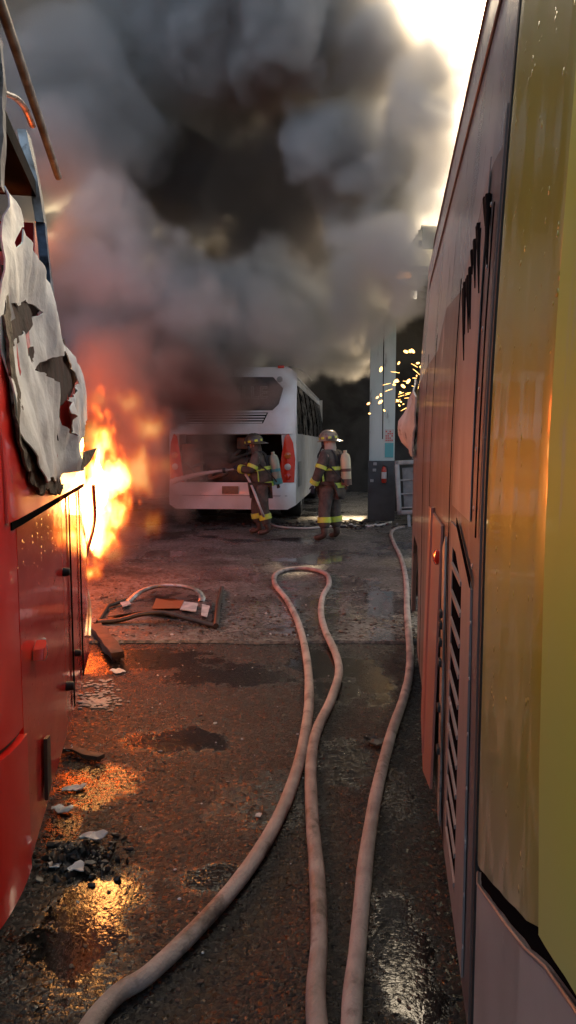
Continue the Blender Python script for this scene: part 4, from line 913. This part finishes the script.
# ------------------------------------------------------------------ fire at the corner of the red coach
def fire_volume(name, puffs, lo, hi, res, parent, k=1.0, soft=.10):
    me = D.meshes.new(name); me.from_pydata([p for p, r in puffs], [], [])
    a_ = me.attributes.new('rad', 'FLOAT', 'POINT')
    for i, (p, r) in enumerate(puffs): a_.data[i].value = r
    ob = D.objects.new(name, me); link(ob, parent)
    ng = D.node_groups.new(name + '_field', 'GeometryNodeTree')
    ng.interface.new_socket('Geometry', in_out='INPUT', socket_type='NodeSocketGeometry'); ng.interface.new_socket('Geometry', in_out='OUTPUT', socket_type='NodeSocketGeometry')
    N, L = ng.nodes, ng.links; gi, go = N.new('NodeGroupInput'), N.new('NodeGroupOutput')
    def Mx(op, a, b=None, clamp=False):
        n = N.new('ShaderNodeMath'); n.operation = op; n.use_clamp = clamp
        for i, v in enumerate((a, b)):
            if v is None: continue
            if isinstance(v, (int, float)): n.inputs[i].default_value = v
            else: L.new(v, n.inputs[i])
        return n.outputs[0]
    def V(op, a, b=None, sc=None):
        n = N.new('ShaderNodeVectorMath'); n.operation = op
        for i, v in enumerate((a, b)):
            if v is None: continue
            if isinstance(v, tuple): n.inputs[i].default_value = v
            else: L.new(v, n.inputs[i])
        if sc is not None: n.inputs['Scale'].default_value = sc
        return n.outputs[0] if op != 'DISTANCE' else n.outputs['Value']
    pos = N.new('GeometryNodeInputPosition').outputs[0]
    st = V('MULTIPLY', pos, (1, 1, .42))
    nz = N.new('ShaderNodeTexNoise'); nz.inputs['Scale'].default_value = 4.2; nz.inputs['Detail'].default_value = 3; L.new(st, nz.inputs['Vector'])
    wp = V('ADD', pos, V('MULTIPLY', V('SUBTRACT', nz.outputs['Color'], (.5, .5, .5)), (.42, .42, .6)))
    sn = N.new('GeometryNodeSampleNearest'); L.new(gi.outputs[0], sn.inputs['Geometry']); L.new(wp, sn.inputs['Sample Position'])
    def samp(f, t):
        si = N.new('GeometryNodeSampleIndex'); si.data_type = t; L.new(gi.outputs[0], si.inputs['Geometry']); L.new(f, si.inputs['Value']); L.new(sn.outputs[0], si.inputs['Index']); return si.outputs[0]
    na = N.new('GeometryNodeInputNamedAttribute'); na.data_type = 'FLOAT'; na.inputs[0].default_value = 'rad'
    cen = samp(N.new('GeometryNodeInputPosition').outputs[0], 'FLOAT_VECTOR'); rad = samp(na.outputs[0], 'FLOAT')
    dist = V('DISTANCE', wp, cen)
    n2 = N.new('ShaderNodeTexNoise'); n2.inputs['Scale'].default_value = 11; n2.inputs['Detail'].default_value = 4; n2.inputs['Roughness'].default_value = .6; L.new(st, n2.inputs['Vector'])
    e = Mx('SUBTRACT', Mx('SUBTRACT', rad, dist), Mx('MULTIPLY', Mx('SUBTRACT', n2.outputs['Fac'], .5), .30))
    d = Mx('ADD', Mx('DIVIDE', e, soft, clamp=True), 0.0)
    vc = N.new('GeometryNodeVolumeCube'); vc.inputs['Min'].default_value = lo; vc.inputs['Max'].default_value = hi
    for k_, v in zip(('Resolution X', 'Resolution Y', 'Resolution Z'), res): vc.inputs[k_].default_value = v
    L.new(d, vc.inputs['Density'])
    m = D.materials.new(name); m.use_nodes = True; mn, ml = m.node_tree.nodes, m.node_tree.links; mn.remove(mn['Principled BSDF'])
    vi = mn.new('ShaderNodeVolumeInfo'); cr = mn.new('ShaderNodeValToRGB'); E = cr.color_ramp.elements
    E[0].position = 0; E[0].color = (1, .055, .005, 1); E[1].position = 1; E[1].color = (1, .58, .16, 1)
    for p_, c_ in ((.35, (1, .12, .010, 1)), (.7, (1, .28, .035, 1))): x = E.new(p_); x.color = c_
    ml.new(vi.outputs['Density'], cr.inputs[0])
    pw = mn.new('ShaderNodeMath'); pw.operation = 'POWER'; ml.new(vi.outputs['Density'], pw.inputs[0]); pw.inputs[1].default_value = 2.0
    mu = mn.new('ShaderNodeMath'); mu.operation = 'MULTIPLY'; ml.new(pw.outputs[0], mu.inputs[0]); mu.inputs[1].default_value = 19 * k
    em = mn.new('ShaderNodeEmission'); ml.new(cr.outputs[0], em.inputs[0]); ml.new(mu.outputs[0], em.inputs[1]); ml.new(em.outputs[0], mn['Material Output'].inputs['Volume'])
    m.cycles.volume_step_rate = 1.0
    me.materials.append(m)
    sm = N.new('GeometryNodeSetMaterial'); sm.inputs['Material'].default_value = m; L.new(vc.outputs[0], sm.inputs[0]); L.new(sm.outputs[0], go.inputs[0])
    ob.modifiers.new('field', 'NODES').node_group = ng; ob['kind'] = 'stuff'
    return ob
FIRE = thing('fire', 'tall yellow white flames bursting from the corner of the red coach', 'fire', (-1.28, 4.75, .8), world=True)
fl = [(90, 560, .07), (88, 575, .045), (86, 540, .11), (92, 520, .15), (100, 500, .17), (108, 490, .15), (98, 475, .15), (92, 455, .12), (97, 440, .10), (103, 425, .09), (98, 410, .07), (114, 505, .10), (82, 500, .13), (78, 525, .12), (118, 490, .06), (76, 545, .08),
      (105, 412, .05), (94, 398, .045), (108, 455, .07), (84, 480, .1), (72, 510, .08), (112, 520, .07)]
fl = [(at(x, y, 4.75 + .12 * math.sin(i * 2.3)), r * 1.28) for i, (x, y, r) in enumerate(fl)]
fl += [(at(x, y, Y), r) for x, y, Y, r in ((50, 505, 3.15, .05), (56, 520, 3.3, .06), (62, 532, 3.5, .08), (68, 520, 3.75, .09), (70, 548, 3.85, .07), (75, 500, 4.0, .08), (80, 565, 4.4, .05), (62, 505, 3.5, .06), (104, 385, 4.8, .035), (96, 372, 4.8, .03), (110, 398, 4.8, .04))]
fire_volume('flames', fl, (-2.0, 2.9, .45), (-.75, 5.5, 2.35), (84, 150, 135), FIRE, 1.0)
# hot core tongues, solid so that they can be seen from any side
bm = bmesh.new()
for i, (c, h, r) in enumerate(((at(96, 520, 4.76), .30, .045), (at(86, 520, 4.72), .25, .035), (at(98, 485, 4.76), .24, .035), (at(106, 500, 4.78), .16, .03), (at(90, 545, 4.72), .14, .02))):
    ring = []
    prof = [(0, -.3), (.6, -.15), (1, .1), (.9, .35), (.55, .62), (.22, .85), (.02, 1.0)]
    add_lathe(bm, [(max(.001, a * r), b * h) for a, b in prof], 14, Matrix.Translation(c))
for v in bm.verts: v.co += Vector((mnoise.noise(v.co * 6), mnoise.noise(v.co * 6 + Vector((9, 0, 0))), 0)) * .05
obj('flame_core', bm, emit('flame_core', (1, .60, .18), 6), FIRE, 180)
def fire_light(loc, e, r, col=(1, .36, .09)):
    l = D.lights.new('fire_glow', 'POINT'); l.energy = e; l.color = col; l.shadow_soft_size = r
    o = D.objects.new('fire_glow', l); o.location = loc; S.collection.objects.link(o); return o
fire_light(at(102, 500, 4.78), 12, .10); fire_light(at(98, 440, 4.8), 5, .07)
# emitting volume and core added in the smoke beyond to redden it
ADDED_GLOW = thing('fire', 'dull red glow added inside the smoke at the far left beyond the burning coach', 'fire', (-2.9, 8.4, SLAB), world=True)
f2 = [(at(x, y, 8.4), r) for x, y, r in ((95, 400, .28), (112, 395, .2), (92, 440, .35), (108, 470, .35), (122, 520, .28), (96, 520, .4), (112, 550, .28), (98, 375, .16), (140, 470, .4), (150, 425, .32), (128, 400, .3), (150, 520, .25), (165, 470, .25))]
fire_volume('flames', f2, (-3.9, 7.2, .1), (-.7, 9.6, 3.2), (64, 50, 65), ADDED_GLOW, .045, .25)
bm = bmesh.new(); add_lathe(bm, [(.02, 0), (.35, .1), (.25, .5), (.1, .9), (.01, 1.2)], 12, Matrix.Translation((-3.1, 8.9, .2))); obj('added_glow_core', bm, emit('added_red_glow', (1, .16, .02), .8), ADDED_GLOW, 180)
fire_light((-2.55, 8.0, 1.2), 70, .3, (1, .12, .012)); fire_light((-3.2, 10.0, 2.2), 35, .3, (1, .12, .02)); fire_light((-4.6, 13.5, 5.6), 12, .5, (1, .26, .08))  # unseen lamps added inside the smoke to tint it red and orange
# ------------------------------------------------------------------ smoke (a real density field filled into a volume)
def smoke_volume(name, puffs, lo, hi, res, dens, color, group=None, billow=1.0, step=1.0, aniso=.35):
    """puffs: (centre, radius). Builds an object whose volume is every puff, roughened into billows."""
    me = D.meshes.new(name)
    me.from_pydata([p for p, r, d in puffs], [], [])
    at_ = me.attributes.new('rad', 'FLOAT', 'POINT')
    for i, (p, r, d) in enumerate(puffs): at_.data[i].value = r
    ad_ = me.attributes.new('dns', 'FLOAT', 'POINT')
    for i, (p, r, d) in enumerate(puffs): ad_.data[i].value = d
    ob = D.objects.new(name, me); S.collection.objects.link(ob)
    ng = D.node_groups.new(name + '_field', 'GeometryNodeTree')
    ng.interface.new_socket('Geometry', in_out='INPUT', socket_type='NodeSocketGeometry')
    ng.interface.new_socket('Geometry', in_out='OUTPUT', socket_type='NodeSocketGeometry')
    N, L = ng.nodes, ng.links
    gi, go = N.new('NodeGroupInput'), N.new('NodeGroupOutput')
    def M(op, a, b=None, c=None, clamp=False):
        n = N.new('ShaderNodeMath'); n.operation = op; n.use_clamp = clamp
        for i, v in enumerate((a, b, c)):
            if v is None: continue
            if isinstance(v, (int, float)): n.inputs[i].default_value = v
            else: L.new(v, n.inputs[i])
        return n.outputs[0]
    def V(op, a, b=None, sc=None):
        n = N.new('ShaderNodeVectorMath'); n.operation = op
        for i, v in enumerate((a, b)):
            if v is None: continue
            if isinstance(v, (tuple, Vector)): n.inputs[i].default_value = v
            else: L.new(v, n.inputs[i])
        if sc is not None: n.inputs['Scale'].default_value = sc
        return n
    pos = N.new('GeometryNodeInputPosition').outputs[0]
    nz = N.new('ShaderNodeTexNoise'); nz.inputs['Scale'].default_value = .45; nz.inputs['Detail'].default_value = 3
    L.new(pos, nz.inputs['Vector'])
    warp = V('SCALE', V('SUBTRACT', nz.outputs['Color'], (.5, .5, .5)).outputs[0], sc=2.2 * billow).outputs[0]
    wp = V('ADD', pos, warp).outputs[0]
    sn = N.new('GeometryNodeSampleNearest'); sn.domain = 'POINT'
    L.new(gi.outputs[0], sn.inputs['Geometry']); L.new(wp, sn.inputs['Sample Position'])
    def samp(field, typ):
        si = N.new('GeometryNodeSampleIndex'); si.data_type = typ; si.domain = 'POINT'
        L.new(gi.outputs[0], si.inputs['Geometry']); L.new(field, si.inputs['Value']); L.new(sn.outputs[0], si.inputs['Index'])
        return si.outputs[0]
    def named(nm):
        a = N.new('GeometryNodeInputNamedAttribute'); a.data_type = 'FLOAT'; a.inputs[0].default_value = nm
        return a.outputs[0]
    p2 = N.new('GeometryNodeInputPosition').outputs[0]
    cen = samp(p2, 'FLOAT_VECTOR'); rad = samp(named('rad'), 'FLOAT'); dn = samp(named('dns'), 'FLOAT')
    dist = V('DISTANCE', wp, cen).outputs['Value']
    def vor(scale, sm):
        v = N.new('ShaderNodeTexVoronoi'); v.feature = 'F1'; v.inputs['Scale'].default_value = scale
        v.inputs['Randomness'].default_value = 1; L.new(wp, v.inputs['Vector']); return v.outputs['Distance']
    v1, v2, v3 = vor(.6, .25), vor(1.5, .2), vor(3.4, .2)
    nf = N.new('ShaderNodeTexNoise'); nf.inputs['Scale'].default_value = 2.2; nf.inputs['Detail'].default_value = 4
    L.new(pos, nf.inputs['Vector'])
    bump = M('ADD', M('MULTIPLY', v1, 1.1 * billow), M('MULTIPLY', v2, .45 * billow))
    bump = M('ADD', bump, M('MULTIPLY', v3, .25 * billow))
    bump = M('ADD', bump, M('MULTIPLY', M('SUBTRACT', nf.outputs['Fac'], .5), .5 * billow))
    e = M('SUBTRACT', M('ADD', M('SUBTRACT', rad, dist), .62 * billow), bump)      # metres inside
    a = M('DIVIDE', e, .25, clamp=True)
    d = M('ADD', M('MULTIPLY', M('MULTIPLY', M('MULTIPLY', a, a), dn), dens), .0005)
    vc = N.new('GeometryNodeVolumeCube')
    vc.inputs['Min'].default_value = lo; vc.inputs['Max'].default_value = hi
    for k, v in zip(('Resolution X', 'Resolution Y', 'Resolution Z'), res): vc.inputs[k].default_value = v
    L.new(d, vc.inputs['Density'])
    mat = D.materials.new(name); mat.use_nodes = True
    mn, ml = mat.node_tree.nodes, mat.node_tree.links
    mn.remove(mn['Principled BSDF'])
    pv = mn.new('ShaderNodeVolumePrincipled')
    pv.inputs['Density'].default_value = 1.0; pv.inputs['Anisotropy'].default_value = aniso
    tc = mn.new('ShaderNodeTexCoord'); n1 = mn.new('ShaderNodeTexNoise'); n1.inputs['Scale'].default_value = .22
    cr = mn.new('ShaderNodeValToRGB')
    cr.color_ramp.elements[0].position = .35; cr.color_ramp.elements[0].color = (*color[0], 1)
    cr.color_ramp.elements[1].position = .65; cr.color_ramp.elements[1].color = (*color[1], 1)
    ml.new(tc.outputs['Object'], n1.inputs['Vector']); ml.new(n1.outputs['Fac'], cr.inputs['Fac']); ml.new(cr.outputs[0], pv.inputs['Color'])
    ml.new(pv.outputs[0], mn['Material Output'].inputs['Volume'])
    mat.cycles.volume_step_rate = step; mat.cycles.volume_sampling = "DISTANCE"
    me.materials.append(mat)
    sm = N.new('GeometryNodeSetMaterial'); sm.inputs['Material'].default_value = mat
    L.new(vc.outputs[0], sm.inputs[0]); L.new(sm.outputs[0], go.inputs[0])
    md = ob.modifiers.new('field', 'NODES'); md.node_group = ng
    ob['kind'] = 'stuff'; ob['label'] = 'thick grey black smoke rolling over the yard above the white bus'
    return ob
PUFFS = []
def puff(px, py, Y, r, d=1.0): PUFFS.append((at(px, py, Y), r, d))
# the pale upper billows; px, py give the direction each one stands in from the yard
for a in [(330,50,15,2.4,1.6),(250,10,15.5,2.6,1.4),(400,60,14,1.7,1.5),(180,40,16,2.6,.8),(250,-140,16,3.2),(200,-150,16,4),(60,-150,18,4),
          (412,130,14,1.25,1.6),(425,50,13.5,.9,1.2),(420,190,13.5,.9,1.6),(400,235,14,1.1,1.6),(380,180,15,1.5,1.6),(440,15,13.5,.8,.8),(430,120,13.8,.8,1.2),(345,150,14.5,1.5,1.5),(436,160,13.2,.7,1.4),(440,215,13.2,.6,1.2),(432,90,13.4,.8,1.2),(438,245,13,.5,1),(395,170,13.6,1.1,1.5),(388,125,13.6,.9,1.5),(385,128,17,1.6,1.5),
          (100,230,13,1.3,.9),(130,270,12.5,1.2,1.0),(180,300,13,1.25,1.1),(240,320,14,1.3,1.1),(310,310,14.5,1.3,1.1),(350,280,14.5,1.2,1.1),(60,300,14,1.8,.7),(110,330,13,1.2,.8),
          (60,100,19,3.5,.6),(-50,100,18,4,.6),(-50,280,17,3,.6),(110,130,17,1.6,.5),(75,160,14,1.5,.8),(80,90,14.5,1.6,.7),(100,210,14,1.1,.6),(130,150,16,1.4,.6),
          (80,330,19,2.6,.9),(180,330,21,2.4,.9),(280,330,21,2.2,.9),(370,310,20,2.0,.9),(150,360,16,1.1,.6),(250,352,17,1.1,.5),(330,345,16,1.0,.5),(385,300,14.2,1.0,1.0),(360,335,15.5,.8,.6),(395,318,13.6,.8,1.1),(110,215,11.2,.9,.8),(150,260,11.2,1.0,.8),(200,300,11.4,1.0,.8),(90,270,11.2,.9,.7),(250,300,12,.9,.7),(270,318,12.8,.8,.7),(225,335,13.2,.8,1.2),(185,355,13,.9,1.2),(300,340,13.6,.7,.8),(370,300,13.4,.9,1.1),(380,330,12.8,.6,.8),(415,262,12.2,.6,.7),(380,262,12.5,.9,1.2),(456,50,12,.9,1.3),(462,100,12,.55,.9),(448,60,12,1.0,1.3),(450,150,12,.85,1.2),(452,0,12,.8,.9),(446,120,12,.95,1.3),(448,180,12,.85,1.2),(440,225,12,.8,1.1),(395,285,12.2,.9,1.2),(360,320,13.4,.8,1.0),(410,300,12.3,.5,.7),(425,0,13,1,1.1),(455,10,13,.5,.6),(448,235,12.5,.45,.6),
          (170,120,21,2.4,1.2),(110,60,22,3,1),(220,40,22,3,1),(150,190,21,2,1.2),(270,120,21,2.4,1.2),(130,255,21,1.6,1.4),(180,270,21,1.6,1.4),(230,265,21.5,1.6,1.4),(290,275,21,1.6,1.4),(340,265,21,1.6,1.4),(60,260,24,3,1),(150,260,25,2.6,1),(240,290,25,2.4,1),(330,270,24,2.4,1),(400,260,22,1.6,1)]:
    puff(*a)
smoke = smoke_volume('smoke', PUFFS, (-9.5, 9.5, 1.6), (5.2, 24.4, 14), (170, 160, 140), 2.2, ((.87, .84, .79), (.98, .97, .95)), step=4.0, billow=.9)
smoke['label'] = 'thick pale grey smoke billowing over the white bus'
PUFFS = []
for a in [(240,200,19,2.3),(310,200,18.5,2.1),(360,220,18,1.6),(280,240,19,1.6),(200,240,19,1.6),(300,215,18,1.6),(190,185,16.5,1.5),(225,180,16,1.6),(290,190,16,1.6),(340,180,16,1.3),(260,230,16.5,1.3)]:
    puff(*a)
soot = smoke_volume('soot_cloud', PUFFS, (-10, 13.5, 3.0), (4.5, 25, 14), (100, 80, 76), 1.6, ((.22, .20, .185), (.38, .36, .35)), step=4.0, billow=.9)
soot['label'] = 'dark brown black hollow of smoke behind the pale billows'
PUFFS = []
for a in [(150,480,9.5,.9,.6),(120,440,9,1.0,.8),(170,430,11.5,.9,.7),(140,380,11,1.1,.8),(180,395,12,1.6,2.6),(190,445,12.2,1.15,1.6),(205,385,12.3,1.1,2.2),(222,362,12.6,.8,1.4),(150,420,11.5,1.2,1.5),(180,480,12.4,.8,.9),(110,520,9,.8,.7),(160,520,10,.5,.4),(100,380,9,1.0,.8),(180,350,12.5,.9,.9),(225,370,12.9,.6,.5),(175,470,11,.7,.6)]:
    puff(*a)
low = smoke_volume('smoke', PUFFS, (-5.5, 7.2, .05), (1.0, 14, 4.6), (80, 80, 55), 1.3, ((.50, .40, .35), (.62, .55, .50)), step=3.0)
low['label'] = 'low drifting smoke glowing red beside the burning coach'
